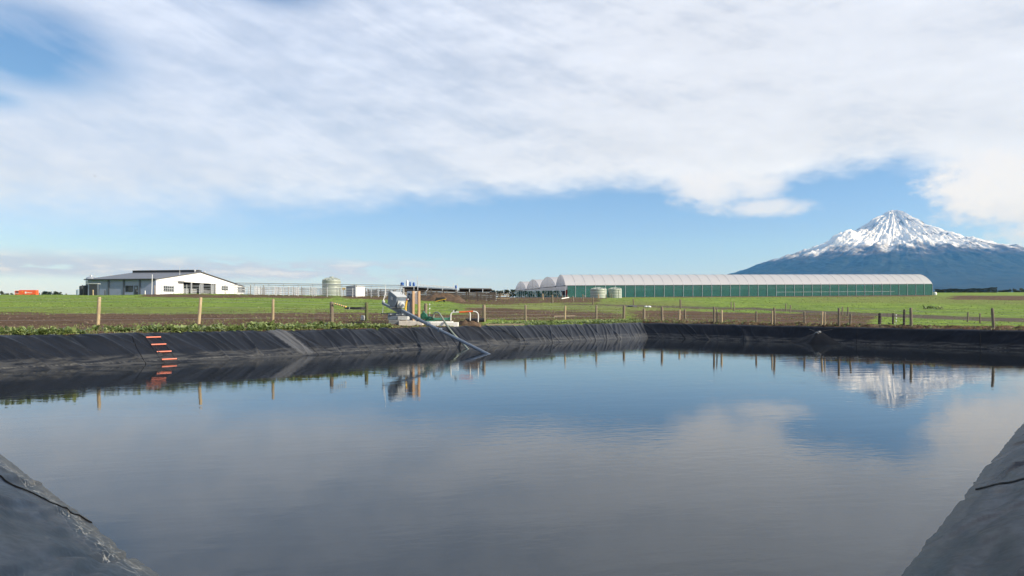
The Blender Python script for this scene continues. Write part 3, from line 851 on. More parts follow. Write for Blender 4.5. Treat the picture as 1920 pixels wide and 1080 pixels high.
for (x, yt, yb, wpx, m, lab) in [
    (1273.5, 581, 599, 4, M_pine, 'fresh pale stake at the pond corner beside a grey post'),
    (1207.5, 579, 598, 5, M_old, 'squat weathered post standing alone at the far pond corner'),
    (1353, 582, 605.5, 4, M_pine, 'fresh pale post beside two grey ones on the right bank'),
    (1344.5, 580, 604, 2.4, M_old, 'thin stake pressed against the grey post by the fresh pale post'),
    (1447.5, 584, 608.5, 3.2, M_pine, 'pale post paired with the taller grey post at the end of the brown soil'),
    (1540.5, 585, 610, 4, M_pine, 'pale leaning post above the black outlet apron'),
    (1546.5, 586, 610.5, 2.2, M_pine, 'thin pale stake right beside the post above the outlet apron'),
    (1649.3, 587, 608, 6, M_dark, 'stout dark post with ragged bark on the right bank'),
    (1674.3, 588, 608.5, 3.6, M_dark, 'slim dark post left of the white insulator stake'),
    (1695, 582, 611, 4, M_dark, 'dark post with a thin rod on top beside the tall right post'),
    (272, 545, 552.5, 1.6, M_white, 'short white marker before the grey shed wall'),
    (197, 544, 552.5, 2, M_char, 'short dark bollard before the grey shed wall'),
    (174.5, 543.5, 552.5, 2.4, M_pine, 'short tan post before the dark tank hut'),
    (290.8, 535, 551, 1.4, M_pine, 'tan timber post at the corner of the milking shed')]:
    b_, h_, r_ = px_post(x, yt, yb, wpx)
    if x < 300: Yq = 146; b_ = Vector(((x - 960) / F * Yq, Yq, gz((x - 960) / F * Yq, Yq))); h_ = CAMZ + (HOR - yt) / F * Yq - b_.z; r_ = wpx * Yq / F / 2
    lean = (.05, 0) if x == 1540.5 else None
    o = post_mb(b_, h_, r_, seed=int(x), lean=lean).build('post' if m is not M_char else 'bollard', m, smooth='auto', base=b_)
    tag(o, lab, 'post')


def insul_stake(x, ys, ytop, ybase, lab):
    b_, h_, r_ = px_post(x, ytop, ybase, .8)
    root = thing('insulator_stake', b_, lab, 'fence stake')
    post_mb(b_, h_, .009, seed=3).build('rod', M_galv, root)
    for y in ys:
        z = CAMZ + (HOR - y) / F * b_.y; s_ = b_.y / F
        MB().lathe([(.25 * s_, -1.1 * s_), (1.05 * s_, -.9 * s_), (1.2 * s_, 0), (1.05 * s_, .9 * s_), (.25 * s_, 1.1 * s_)], (b_.x, b_.y - .02, z), 10).build('insulator', M_white, root, smooth=True)


insul_stake(805.5, (571, 579, 587), 568, 597, 'thin stake with three white insulators beside the pump')
insul_stake(1680, (591, 596.5, 602), 588, 608, 'thin stake with three white insulators on the right bank')

# ------------------------------------------------------------------ orange ladder on the left bank
mid0 = on_bank(286, 636, 0); P0 = Vector(liner_xyz(0, np.array(mid0[0]), np.array(mid0[1])))
lad = thing('pond_ladder', P0, 'safety ladder of four orange rungs lying down the left liner', 'ladder')
rows_ = [(274.5, 300, 635), (284.5, 310, 648.5), (294.5, 320, 662), (304.5, 330.5, 676)]
uvm = []
for (xa, xb, y) in rows_:
    ua, va = on_bank((xa + xb) / 2, y, 0); c_ = Vector(liner_xyz(0, np.array(ua), np.array(va))); d3 = Vector((*DIRS[0], 0)); hw_ = .33
    up = Vector((0, 0, .07)); mb = MB(); mb.tube([c_ - d3 * hw_ + up, c_ + d3 * hw_ + up], .034, 8); mb.build('rung', M_rung, lad, smooth='auto'); uvm.append((ua, va))
for sg in (-1, 1):
    pts = []
    for (ua, va) in [(uvm[0][0] - .0006, uvm[0][1] + .16)] + uvm + [(uvm[-1][0], -.25)]:
        q = Vector(liner_xyz(0, np.array(ua + sg * .33 / LEN[0]), np.array(va))); pts.append(q + Vector((0, 0, .05)))
    MB().tube(pts, .009, 6).build('side_rope', M_rope, lad)

# ------------------------------------------------------------------ outlet in the right bank
uo, vo_ = on_bank(1536, 626, 1)
Oc = Vector(liner_xyz(1, np.array(uo), np.array(vo_)))
nin = Vector((-NRM[1][0], -NRM[1][1], 0)); al = Vector((*DIRS[1], 0))
out = thing('outlet_pipe', Oc, 'steel outlet pipe poking from a black plastic apron in the right bank', 'outlet pipe')
MB().tube([Oc - nin * .5 + Vector((0, 0, .12)), Oc + nin * .45 + Vector((0, 0, .02))], .14, 16).build('pipe', mat('outlet_steel', (.34, .35, .36), .3, .2, 5, .6), out, smooth='auto')
MB().tube([Oc + nin * .30 + Vector((0, 0, .05)), Oc + nin * .36 + Vector((0, 0, .04))], .175, 16).build('clamp_ring', M_char, out, smooth='auto')
ns_, nt_ = 50, 24
Vv = np.zeros((nt_, ns_, 3)); 
for a in range(nt_):
    f = a / (nt_ - 1)
    for c in range(ns_):
        g = c / (ns_ - 1) * 2 - 1
        half = .30 + 2.0 * f
        lat = g * half - .08 * f
        hump = (1 - abs(g) ** 1.6) * (.56 * (1 - f) + .66 * f)
        fold = .05 * math.sin(g * 9 + f * 2) * f + .05 * float(vnoise(g * 5 + 3, f * 3, 77))
        zz = (Oc.z + .10) * (1 - f) ** 1.15 - .10 * f
        # lie on the bank: position from height
        run_ = RUN[1] * .6 + RUN[2] * .4; zc_ = ZC[1] * .6 + ZC[2] * .4
        dist = (Oc.z - zz) / zc_ * run_
        p = Oc + al * lat + nin * (dist * 1.0 + hump + fold) ; Vv[a, c] = (p.x, p.y, zz)
ap = grid_mesh('apron', Vv - np.array(Oc)[None, None], mat('apron_plastic', (.005, .0055, .007), .5, .4, 3, bump=.15, spec=.15)); ap.parent = out
for q in (-1, 1):
    pts = [Oc + al * q * .14 + nin * .25 + Vector((0, 0, .12)), Oc + al * q * .4 + nin * .05 + Vector((0, 0, .25)), Oc + al * q * .85 - nin * .35 + Vector((0, 0, .33))]
    MB().tube(pts, .02, 6).build('strap', M_black, out)

def smooth_pts(p, n=6):
    out_ = []
    for i in range(len(p) - 1):
        a, b_, c_, d = p[max(i - 1, 0)], p[i], p[i + 1], p[min(i + 2, len(p) - 1)]
        for j in range(n):
            t_ = j / n; out_.append(.5 * ((2 * b_) + (c_ - a) * t_ + (2 * a - 5 * b_ + 4 * c_ - d) * t_ * t_ + (3 * b_ - a - 3 * c_ + d) * t_ ** 3))
    return out_ + [p[-1]]

# ------------------------------------------------------------------ stirrer and pump station on the left bank
B0 = G(772, 610.5); YE = B0.y
sE = YE / F


def E_(x, y, dy=0): return px(x, y, YE + dy)


gE = gz(B0.x, YE + 1)
bl = MB(); a, c = E_(748, 612), E_(793, 601.5); bl.box(a.x, c.x, YE - .15, YE + .75, a.z - .15, c.z, .03)
o = bl.build('concrete_block', M_conc, smooth=False); tag(o, 'buff concrete block at the water end of the stirrer base', 'concrete block')
bl = MB(); a, c = E_(728, 613), E_(749, 600); bl.box(a.x, c.x - .02, YE + .05, YE + 1.3, a.z - .15, c.z, .03)
o = bl.build('concrete_block', mat('shaded_concrete', (.17, .18, .19), .8, .2, 4, bump=.3)); tag(o, 'concrete block under the stirrer stack, coloured dark grey for its shaded side', 'concrete block')  # dark tone paints in the shade on the stack's left side
bl = MB(); a, c = E_(803, 611.5), E_(859, 604.5); bl.box(a.x + .02, c.x, YE - .05, YE + .55, a.z - .15, c.z, .02)
o = bl.build('concrete_sleeper', M_concw); tag(o, 'long whitish concrete sleeper in front of the green pump', 'concrete sleeper')
bl = MB(); a, c = E_(788, 606, .9), E_(849, 602.6, .9); bl.box(a.x, c.x, YE + .62, YE + 1.5, a.z - .3, c.z, .02)
o = bl.build('concrete_plinth', M_concw); tag(o, 'pale concrete plinth carrying the green pump', 'plinth')
zpl = c.z
# the stirrer
Ppiv = E_(748, 597, .6)
st_ = thing('pond_stirrer', Vector((Ppiv.x, Ppiv.y, gE)), 'grey motor driven pond stirrer with a long shaft slanting into the water', 'pond stirrer')
for (y0, y1, xa, xb, m, dy0, dy1) in [(592.5, 599.5, 727.5, 746, M_steelg, .15, 1.15), (593, 599.8, 746.2, 765, M_light, .12, 1.1), (588, 592, 728, 766, M_steelg, .2, 1.1), (586.5, 588.2, 726, 760, M_char, .3, 1.0)]:  # left lower block coloured darker to paint in its shaded side
    a, c = E_(xa, y1, .3), E_(xb, y0, .3); bl = MB(); bl.box(a.x, c.x, YE + dy0, YE + dy1, a.z, c.z, .02); bl.build('base_frame', m, st_)
for xx in (733, 744, 755): a = E_(xx, 589.5, .2); MB().tube([a + Vector((0, -.04, 0)), a + Vector((0, .04, 0))], .05, 10).build('bolt', M_galv, st_)
Sa = E_(718, 567, .9); We = Vector(((912 - 960) / F * wl(912, 663)[1], wl(912, 663)[1], 0))
dS = (We - Sa).normalized(); side = dS.cross(Vector((0, 0, 1))).normalized(); upS = side.cross(dS).normalized(); Ls = (We - Sa).length


KS = sE / .0315
Ls = Ls / KS
def SP(s_, b_=0, n_=0): return Sa + (dS * s_ + side * b_ + upS * n_) * KS


MB().bar(SP(0, 0, -.05), SP(2.0, 0, -.09), .16, .14, upS).build('channel_beam', M_steelg, st_)
MB().bar(SP(1.0, 0, .10), SP(4.2, 0, .03), .16 * KS, .17 * KS, upS).build('shaft_housing', M_steelg, st_)
MB().tube([SP(4.2, 0, .03), SP(5.6, 0, .02), SP(Ls + 1.2, 0, 0)], [.092 * KS, .085 * KS, .08 * KS], 14).build('shaft_tube', M_steelg, st_, smooth='auto')
for q in (2.2, 3.0, 4.2, 5.3, 6.5): MB().bar(SP(q, 0, .03), SP(q + .10, 0, .03), (.21 * KS), .21 * KS, upS).build('clamp', M_steelg, st_)
for q in (.12, .20): MB().bar(SP(1.3, (q - .16) * 4, -.02), SP(1.9, (q - .16) * 4, .14), .06, .06).build('strut', M_light, st_)
MB().tube([SP(2.1, 0, -.05), Vector((SP(2.1).x, SP(2.1).y, E_(0, 588).z))], .07, 8).build('pivot_leg', M_steelg, st_)
MB().tube([SP(1.5, 0, -.05), E_(757, 588, .5)], .06, 8).build('pivot_leg', M_steelg, st_)
# motor hood: a sloping box riding on the shaft
h0 = 1.15
hw_, hl, hh_ = .32, 1.0, .72
pr = [(0, .18), (0, .18 + hh_), (.22, .18 + hh_ + .07), (hl, .18 + hh_ * .92), (hl, .55), (hl - .1, .20)]
lo = [SP(h0 + s_, -hw_, n_) for s_, n_ in pr]; hi = [SP(h0 + s_, hw_, n_) for s_, n_ in pr]
hood = MB().hexa(lo, hi).build('motor_hood', M_steelg, st_)
MB().hexa([SP(h0 + s_, -hw_ - .015, n_) for s_, n_ in ((.02, .18 + hh_ + .004), (.22, .18 + hh_ + .076), (hl + .015, .18 + hh_ * .92 + .006), (hl + .015, .18 + hh_ * .92 - .03), (.22, .18 + hh_ + .04), (.02, .18 + hh_ - .03))],
          [SP(h0 + s_, hw_ + .015, n_) for s_, n_ in ((.02, .18 + hh_ + .004), (.22, .18 + hh_ + .076), (hl + .015, .18 + hh_ * .92 + .006), (hl + .015, .18 + hh_ * .92 - .03), (.22, .18 + hh_ + .04), (.02, .18 + hh_ - .03))]).build('hood_lid', M_light, st_)
MB().bar(SP(h0 + .35, hw_ + .012, .62), SP(h0 + .6, hw_ + .012, .62), .02, .2, upS).build('plate', M_light, hood)
MB().bar(SP(h0 + hl + .02, 0, .18), SP(h0 + hl + .02, 0, .60), hw_ * 1.7, .05, dS).build('motor_plate', M_light, st_)
MB().tube([SP(h0 + hl - .1, 0, .38), SP(h0 + hl + .16, 0, .38), SP(h0 + hl + .2, 0, .38)], [.20, .20, .14], 18).build('motor', M_light, st_, smooth='auto')
MB().tube([SP(h0 + hl + .2, 0, .38), SP(h0 + hl + .26, 0, .38)], [.09, .07], 14).build('motor_cap', M_steelg, st_, smooth='auto')
hd_ = SP(.05, 0, .06)
MB().lathe([(.02, -.09), (.09, -.08), (.115, 0), (.09, .08), (.02, .1)], hd_, 12).build('pulley', M_light, st_, smooth=True)
MB().bar(E_(714.5, 588, .9), E_(741, 588.5, .9), .1, .07).build('side_arm', M_char, st_)
MB().tube([hd_ + Vector((0, 0, -.1)), E_(717.3, 587.5, .9)], .022, 6).build('stay_rod', M_light, st_)
MB().tube([hd_ + Vector((0, 0, .1)), E_(722.3, 551, .9)], [.03, .022], 8).build('mast', M_white, st_)
MB().tube([E_(722.3, 552, .9), E_(723.3, 534, .9)], [.018, .014], 6).build('mast', M_white, st_)
MB().tube([E_(722.4, 545, .9), E_(720.2, 556, .9)], .012, 6).build('mast_stay', M_white, st_)

# timber posts, boards and hoses behind the stirrer
for (x, yt, yb, wp, dy, lab) in [(774.8, 546, 603, 5.4, 1.6, 'square timber post behind the stirrer, left of the pair'), (785.6, 546, 600, 5.4, 1.7, 'square timber post behind the stirrer, right of the pair')]:
    a = E_(x, yt, dy); b_ = Vector((a.x, a.y, gz(a.x, a.y))); mb = MB(); r_ = wp * (YE + dy) / F / 2
    mb.M = Matrix.Translation(b_) @ Matrix.Rotation(R(28), 4, 'Z'); mb.box(-r_ * .78, r_ * .78, -r_ * .78, r_ * .78, -.4, a.z - b_.z, .01)
    o = mb.build('timber_post', mat('fresh_sawn_timber', (.44, .285, .165), .75, .22, 3, grain=(8, 8, .7)), base=b_); tag(o, lab, 'post')
a, c = E_(763.5, 588, 1.9), E_(772.3, 546, 1.9); sw = MB().box(a.x, c.x, YE + 1.85, YE + 1.95, gE + .1, c.z, .01).build('control_panel', mat('blue_grey_board', (.20, .25, .33), .5, .1, 3)); tag(sw, 'blue grey control panel board behind the stirrer hood', 'panel')
for q in (551, 560): a = E_(767.5, q, 1.82); MB().box(a.x - .06, a.x + .06, YE + 1.8, YE + 1.848, a.z - .05, a.z + .05).build('switch', M_char, sw)
a, c = E_(777.5, 570, 1.75), E_(783, 546.3, 1.75); o = MB().box(a.x, c.x, YE + 1.72, YE + 1.76, a.z, c.z, .005).build('white_board', M_white); tag(o, 'white board fixed between the two timber posts', 'board')
a = E_(762, 548, 1.5); b_ = Vector((a.x, a.y, gz(a.x, a.y))); o = post_mb(b_, a.z - b_.z, .035, seed=9).build('stake', M_pine, base=b_); tag(o, 'thin timber stake with yellow hoses looped on it', 'stake')
hs = thing('yellow_hose', b_ + Vector((0, 0, .4)), 'yellow hydraulic hoses hanging in a loop with a red coupling', 'hose')
for q in (0, 1, 2):
    MB().tube([E_(762 + q * .7, 563, 1.4), E_(760.3 + q, 571, 1.35), E_(759.6 + q * .8, 580, 1.3), E_(762 + q, 588, 1.2)], .028, 8).build('hose', M_yellow, hs, smooth='auto')
MB().tube([E_(760, 562.5, 1.35), E_(764, 561.5, 1.35)], .05, 10).build('coupling', M_red, hs, smooth='auto')
MB().tube([E_(764.2, 561.6, 1.35), E_(766.5, 560.8, 1.35)], .045, 10).build('coupling', M_white, hs, smooth='auto')

for q, (x1, y1) in enumerate(((768, 552), (769, 561))):
    o = MB().tube(smooth_pts([SP(h0 + .5 + q * .2, -hw_ * .6, .95), E_(758 + q * 2, 556 + q * 3, 1.5), E_(764, 562 + q * 4, 1.8), E_(x1, y1, 1.8)]), .022, 6).build('cable', M_black, st_, smooth='auto')

# green pump with its pipes
pY = 1.05
pm = thing('green_pump', Vector((E_(806, 600, pY).x, YE + pY, zpl)), 'dark green pump with round volute and ribbed motor on the plinth', 'pump')
a = E_(795.5, 592.5, pY); r_ = 6.2 * sE
MB().tube([a + Vector((-.05, -.14, 0)), a + Vector((0, .14, 0))], r_, 20).build('volute', M_pump, pm, smooth='auto')
MB().tube([a + Vector((-.03, -.19, 0)), a + Vector((-.02, -.12, 0))], r_ * .55, 16).build('inlet_flange', M_pump, pm, smooth='auto')
MB().tube([a + Vector((-.05, 0, .1)), E_(794, 583.5, pY)], [.1, .08], 12).build('outlet_neck', M_pump, pm, smooth='auto')
for q in range(5):
    x_ = 800.5 + q * 2.2; MB().tube([E_(x_, 597 - q * .1, pY), E_(x_ + 1.2, 597 - q * .1, pY)], (4.6 - .35 * q) * sE, 16).build('cooling_rib', M_pump, pm, smooth='auto')
MB().tube([E_(798, 597, pY), E_(812, 596.5, pY)], 3.1 * sE, 14).build('motor', M_pump, pm, smooth='auto')
MB().box(E_(792, 0).x, E_(812, 0).x, YE + pY - .18, YE + pY + .18, zpl + .002, zpl + .09, .01).build('foot', M_pump, pm)
gp = thing('green_pipe', Vector((E_(828, 600, pY).x, YE + pY, zpl)), 'horizontal green flanged pipe between the pump and the white pipe', 'pipe')
MB().tube([E_(812.5, 598.5, pY), E_(844, 598.3, pY)], 2.7 * sE, 16).build('barrel', mat('pale_green_pipe', (.05, .17, .12), .4, .15, 7), gp, smooth='auto')
for q in (813, 842.5): MB().tube([E_(q, 598.4, pY), E_(q + 1.6, 598.4, pY)], 4.3 * sE, 16).build('flange', M_pump, gp, smooth='auto')
# suction hose curling over and down the bank
ho_pts = [E_(812.5, 596, .95), E_(813.2, 590, .9), E_(816, 586.3, .8), E_(820, 586.2, .6), E_(824.5, 588.8, .3)]
for (x, y) in [(834, 604), (842, 616), (853, 629), (864, 640)]:
    ub, vb = on_bank(x, y, 0); q = Vector(liner_xyz(0, np.array(ub), np.array(min(vb, 1.0)))); ho_pts.append(px(x, y, q.y - .10) if vb <= 1 else px(x, y, YE - .1))
q = Vector((*wl(881, 655), 0)); ho_pts.append(q + Vector((-.05, .1, -.08))); ho_pts.append(q + Vector((.5, -.6, -.45)))
o = MB().tube(smooth_pts(ho_pts), 1.75 * sE, 12).build('suction_hose', M_hose, smooth='auto'); tag(o, 'grey green suction hose arching from the pump down into the pond', 'hose')
# white and orange riser pipe
wp_ = thing('riser_pipe', Vector((E_(846, 600, pY).x, YE + pY, gE)), 'white riser pipe bridge with an orange middle section and valve', 'pipe')
MB().tube(smooth_pts([E_(845.2, 601, pY), E_(845.2, 593, pY), E_(846, 588.3, pY), E_(849, 585.6, pY), E_(855, 585.2, pY), E_(861, 585.4, pY)]), 1.12 * sE, 10).build('white_pipe', M_wpipe, wp_, smooth='auto')
MB().tube([E_(861, 585.4, pY), E_(887, 583.8, pY)], 1.5 * sE, 10).build('orange_pipe', M_orange, wp_, smooth='auto')
MB().tube(smooth_pts([E_(887, 583.8, pY), E_(892, 584.6, pY), E_(896, 588, pY), E_(896.7, 594, pY), E_(896.5, 604, pY)]), 1.12 * sE, 10).build('white_pipe', M_wpipe, wp_, smooth='auto')
MB().tube(smooth_pts([E_(879.5, 585, pY), E_(881.5, 588, pY), E_(881.5, 601, pY)]), 1.1 * sE, 10).build('white_pipe', M_wpipe, wp_, smooth='auto')
MB().tube([E_(853.5, 585, pY), E_(853.5, 582, pY)], .05, 8).build('valve', M_black, wp_); MB().bar(E_(852.5, 581.6, pY), E_(857.5, 580.6, pY), .09, .07).build('valve_handle', M_black, wp_)
MB().tube([E_(850.5, 584, pY), E_(850.8, 581.5, pY)], .04, 8).build('air_cock', M_white, wp_)
a, c = E_(873, 600.5, 1.3), E_(908, 600, 1.3); o = MB().tube([a, c], 3.6 * sE, 18).build('black_pipe', M_black, smooth='auto'); tag(o, 'fat black pipe lying behind the white riser legs', 'pipe')
def mound(name, x0, x1, ytop, ybase, dy, m, seed, depth=1.2, Yc=None):
    Yc = Yc or YE + dy
    cx, hw2 = ((x0 + x1) / 2 - 960) / F * Yc, (x1 - x0) / 2 / F * Yc
    n = 40; V = np.zeros((n, n, 3)); g0 = None
    htop = CAMZ + (HOR - ytop) / F * Yc
    for i in range(n):
        for j in range(n):
            p, q = i / (n - 1) * 2 - 1, j / (n - 1) * 2 - 1
            X, Yv = cx + p * hw2, Yc + q * depth; g_ = gz(X, Yv); r2 = max(0, 1 - p * p) * max(0, 1 - q * q)
            f = min(1, r2 * 1.25) ** .8 * (.8 + .55 * float(fbm(np.array(p * 3 + seed), np.array(q * 3), seed, 4)))
            V[j, i] = (X, Yv, g_ - .3 * (1 - min(1, r2 * 7)) - .02 + max(0, htop - gz(cx, Yc)) * f)
    base = np.array([cx, Yc, gz(cx, Yc)]); o = grid_mesh(name, V - base, m); o.location = base; return o
o = mound('soil_heap', 856, 904, 598.5, 606, 1.35, M_soil, 5, .6); tag(o, 'low heap of loose reddish soil at the foot of the white riser pipe', 'soil heap')
a, c = E_(911, 602.0, .8), E_(983, 600.5, 1.9); a.z = gz(a.x, a.y) + .12; c.z = gz(c.x, c.y) + .12; o = MB().bar(a, c, .12, .10).build('fallen_rail', M_old); tag(o, 'weathered rail lying on the soil right of the pump', 'timber rail')
a, c = G(1038, 595), G(1078, 594); o = MB().bar(a + Vector((0, 0, .1)), c + Vector((0, 0, .1)), .12, .1).build('fallen_rail', M_old); tag(o, 'weathered plank lying on the worn grass beside the pale post', 'timber rail')

# coil of black pipe with a striped tape gate spring
cb = G(668, 580.5); s_ = cb.y / F
co = thing('pipe_coil', cb, 'coil of black polythene pipe lying in the grass behind the fence', 'pipe coil')
for q in range(7):
    r_ = (22 - q * .9) * s_; pts = [cb + Vector((r_ * math.cos(w_), r_ * math.sin(w_) * .75, .06 + .055 * (q % 4) + .03 * math.sin(w_ * 2 + q))) for w_ in np.linspace(0, 2 * math.pi, 33)]
    MB().tube(pts, .03, 6).build('loop', M_black, co, smooth='auto')
MB().tube([cb + Vector((-20 * s_, -.3, .15)), cb + Vector((-21 * s_, -.3, .38))], .028, 6).build('pipe_end', M_black, co); MB().tube([cb + Vector((-10 * s_, -16 * s_, .0)), cb + Vector((-8 * s_, -16 * s_, .3))], .02, 6).build('tie', M_white, co)
pa = px_post(622, 566, 603.5, 7.4); ta = px(627, 569, pa[0].y - .1); tb = px(647, 575, pa[0].y + .3)
sp_ = thing('gate_spring', ta, 'yellow and black striped gate tape stretched from the mossy fence post', 'gate tape')
for q in range(10):
    MB().tube([ta.lerp(tb, q / 10), ta.lerp(tb, (q + 1) / 10)], .055, 8).build('band', mat('straw_tape', (.52, .36, .12), .6, .2, 8) if q % 2 == 0 else M_char, sp_)
MB().tube([tb, tb + (tb - ta) * .1], .07, 8).build('handle', M_yellow, sp_)
MB().tube([px(628, 568.5, pa[0].y), ta], .02, 6).build('hook', M_galv, sp_)
a = G(680.5, 601); o = MB().lathe([(.02, 0), (.14, .02), (.16, .2), (.13, .34), (.05, .36)], a, 12).build('white_drum', M_light, smooth='auto', base=a); tag(o, 'small pale bucket at the foot of the mossy green post', 'bucket')

# ------------------------------------------------------------------ weeds and tufts
def leaf(V, Fc, T, base, yaw, pitch, ln, wd, tint, rr):
    c, s_ = math.cos(yaw), math.sin(yaw); b = len(V); segs = 3
    for k_ in range(segs + 1):
        f = k_ / segs; out_ = ln * (f * math.cos(pitch) + .0); up = ln * (f * math.sin(pitch) - .42 * f * f * math.cos(pitch)); w_ = wd * (math.sin(math.pi * min(.97, .10 + .86 * f)) ** .8)
        tw = rr.uniform(-.2, .2)
        for sg in (-1, 1):
            V.append((base[0] + c * out_ - s_ * sg * w_, base[1] + s_ * out_ + c * sg * w_, base[2] + up + .25 * w_ + tw * sg * w_)); T.append(tint + .25 * (f - .5))
    for k_ in range(segs): Fc.append((b + 2 * k_, b + 2 * k_ + 1, b + 2 * k_ + 3, b + 2 * k_ + 2))


V, Fc, T = [], [], []
rr = random.Random(3)
ZG = {}
def dock(x, y, big):
    z = gz(x, y); tn = rr.uniform(.1, .75)
    for q in range(rr.randint(8, 14)):
        leaf(V, Fc, T, (x + rr.gauss(0, .05), y + rr.gauss(0, .05), z - .02), rr.uniform(0, 6.28), rr.uniform(.15, 1.1), big * rr.uniform(.20, .42), big * rr.uniform(.036, .075), min(1, max(0, tn + rr.gauss(0, .2))), rr)
cand = []
for n in range(5200):
    u = rr.random(); xq = u * LEN[0]
    P, M, run, zc = side_frame(0, np.array(u))
    Xa, Ya = P + M * (float(run) + 1.0); pxx = 960 + F * Xa / max(Ya, 1)
    if 728 < pxx < 935: continue
    dens = .42 if 100 < pxx < 300 else .95
    off_ = .45 + 3.0 * rr.random() ** (1.3 if pxx < 730 else 1.7)
    patch = float(fbm(np.array(xq * .42), np.array(off_ * .55), 99, 3)) + .1
    if rr.random() > dens * min(1, max(.02, .36 + patch * 3.2)): continue
    p = P + M * (float(run) + off_); dock(p[0], p[1], rr.uniform(.5, 1.05) * (1.4 if pxx < 720 else 1.1))
for n in range(300):                               # round the far corner
    u = rr.random() ** 1.6 * .75
    P, M, run, zc = side_frame(1, np.array(u)); p = P + M * (float(run) + .4 + rr.random() * 1.8)
    if rr.random() < .75 - u * .9: dock(p[0], p[1], rr.uniform(.35, .75))
for n in range(26): q = G(rr.uniform(1733, 1768) + 0, rr.uniform(577, 580)); dock(q.x, q.y, rr.uniform(1.6, 2.6))
for n in range(60): q = G(rr.uniform(868, 912), rr.uniform(554, 561)); dock(q.x, q.y, rr.uniform(2, 3.6))
o = raw_mesh('bank_weeds', V, Fc, M_weed, (*cF, 1), T); tag(o, 'broad leaved green dock weeds growing along the top of the bank', 'weeds', kind='stuff')
def blades(name, X, Yv, hh, nb, width, lab, tone=None):
    """many short three-cornered blades in one sheet of ground cover"""
    g = np.random.default_rng(len(X)); n = len(X); Z = ground_z(X, Yv) - .01; V = np.zeros((n, nb, 3, 3)); a = g.uniform(0, 6.28, (n, nb)); h = hh[:, None] * g.uniform(.6, 1.1, (n, nb))
    w_ = width * hh[:, None] * g.uniform(.7, 1.3, (n, nb)); sp = g.uniform(.2, .7, (n, nb)) * h; ox = g.normal(0, .35, (n, nb)) * hh[:, None]; oy = g.normal(0, .35, (n, nb)) * hh[:, None]
    ca, sa = np.cos(a), np.sin(a); bx_, by_ = X[:, None] + ox, Yv[:, None] + oy
    for q, sg in ((0, -1), (1, 1)): V[:, :, q, 0] = bx_ - sa * w_ * sg; V[:, :, q, 1] = by_ + ca * w_ * sg; V[:, :, q, 2] = Z[:, None]
    V[:, :, 2, 0] = bx_ + ca * sp; V[:, :, 2, 1] = by_ + sa * sp; V[:, :, 2, 2] = Z[:, None] + h
    tn = (g.random(n) if tone is None else tone)[:, None] + g.normal(0, .12, (n, nb)); T = np.repeat(np.clip(tn, 0, 1)[..., None], 3, -1) * np.array([.7, .7, 1])
    V = V.reshape(-1, 3); Fc = np.arange(len(V)).reshape(-1, 3).tolist()
    o = raw_mesh(name, V, Fc, M_tuft, (*cF, 1), T.reshape(-1)); return tag(o, lab, 'grass', kind='stuff')
g9 = np.random.default_rng(9); XX, YY_ = [], []
for s9, n9 in ((0, 5200), (1, 2600)):
    P, M, run, zc = side_frame(s9, g9.random(n9)); d9 = run + .3 + g9.random(n9) ** 1.5 * 9; q9 = P + M * d9[:, None]; XX.append(q9[:, 0]); YY_.append(q9[:, 1])
XX, YY_ = np.concatenate(XX), np.concatenate(YY_)
blades('grass_tufts', XX, YY_, g9.uniform(.05, .17, len(XX)), 4, .10, 'short rough grass tufts along the pond bank')
n9 = 30000; Y9 = 52 + 150 * g9.random(n9) ** 1.25; X9 = Y9 * g9.uniform(-.8, .8, n9)
P9 = np.stack([(X9 - CORN[s_][0]) * NRM[s_][0] + (Y9 - CORN[s_][1]) * NRM[s_][1] for s_ in range(4)]).max(0)
fld = fbm(X9 * .22, Y9 * .10, 303, 4) + .15 * g9.normal(0, 1, n9)
inside_gh = ((X9 - 14.84) * .985 + (Y9 - 190) * .172 > -6) & (Y9 > 184 + .172 * X9)
barn = (X9 < -66) & (Y9 > 143)
ok = (P9 > 7) & (fld > -.05) & ~inside_gh & ~barn
blades('pasture_tussocks', X9[ok], Y9[ok], g9.uniform(.03, .075, ok.sum()) * (1 + Y9[ok] / 160), 3, .55, 'low tussocks of grass dotted over the green pasture', np.clip(.35 + .5 * fbm(X9[ok] * .3, Y9[ok] * .3, 404, 3) + g9.normal(0, .2, ok.sum()), 0, 1))
n9 = 13000; P9, R9 = [], []
for s9, m9 in ((0, 9000), (1, 4000)):
    P, M, run, zc = side_frame(s9, g9.random(m9)); P9.append(P + M * (run + .25 + g9.random(m9) ** 1.3 * (24 if s9 == 0 else 9))[:, None])
P9 = np.concatenate(P9); R9 = g9.uniform(.015, .07, n9) * np.where(g9.random(n9) < .08, 1.7, 1); Z9 = ground_z(P9[:, 0], P9[:, 1])
O8 = np.array([(1, 0, 0), (-1, 0, 0), (0, 1, 0), (0, -1, 0), (0, 0, .7), (0, 0, -.7)], float)
V = (np.stack([P9[:, 0], P9[:, 1], Z9], -1)[:, None] + O8[None] * R9[:, None, None] * g9.uniform(.7, 1.2, (n9, 6, 1))).reshape(-1, 3)
T = np.repeat(g9.random(n9), 6)
F8 = np.array([(0, 2, 4), (2, 1, 4), (1, 3, 4), (3, 0, 4), (2, 0, 5), (1, 2, 5), (3, 1, 5), (0, 3, 5)])
Fc = (np.arange(n9)[:, None, None] * 6 + F8[None]).reshape(-1, 3).tolist()
M_clod = leaf_mat('clod', (.05, .033, .021), (.25, .185, .125))
o = raw_mesh('soil_clods', V, Fc, M_clod, (*cF, 1), T); tag(o, 'loose brown clods and stones scattered on the bank top', 'clods', kind='stuff')
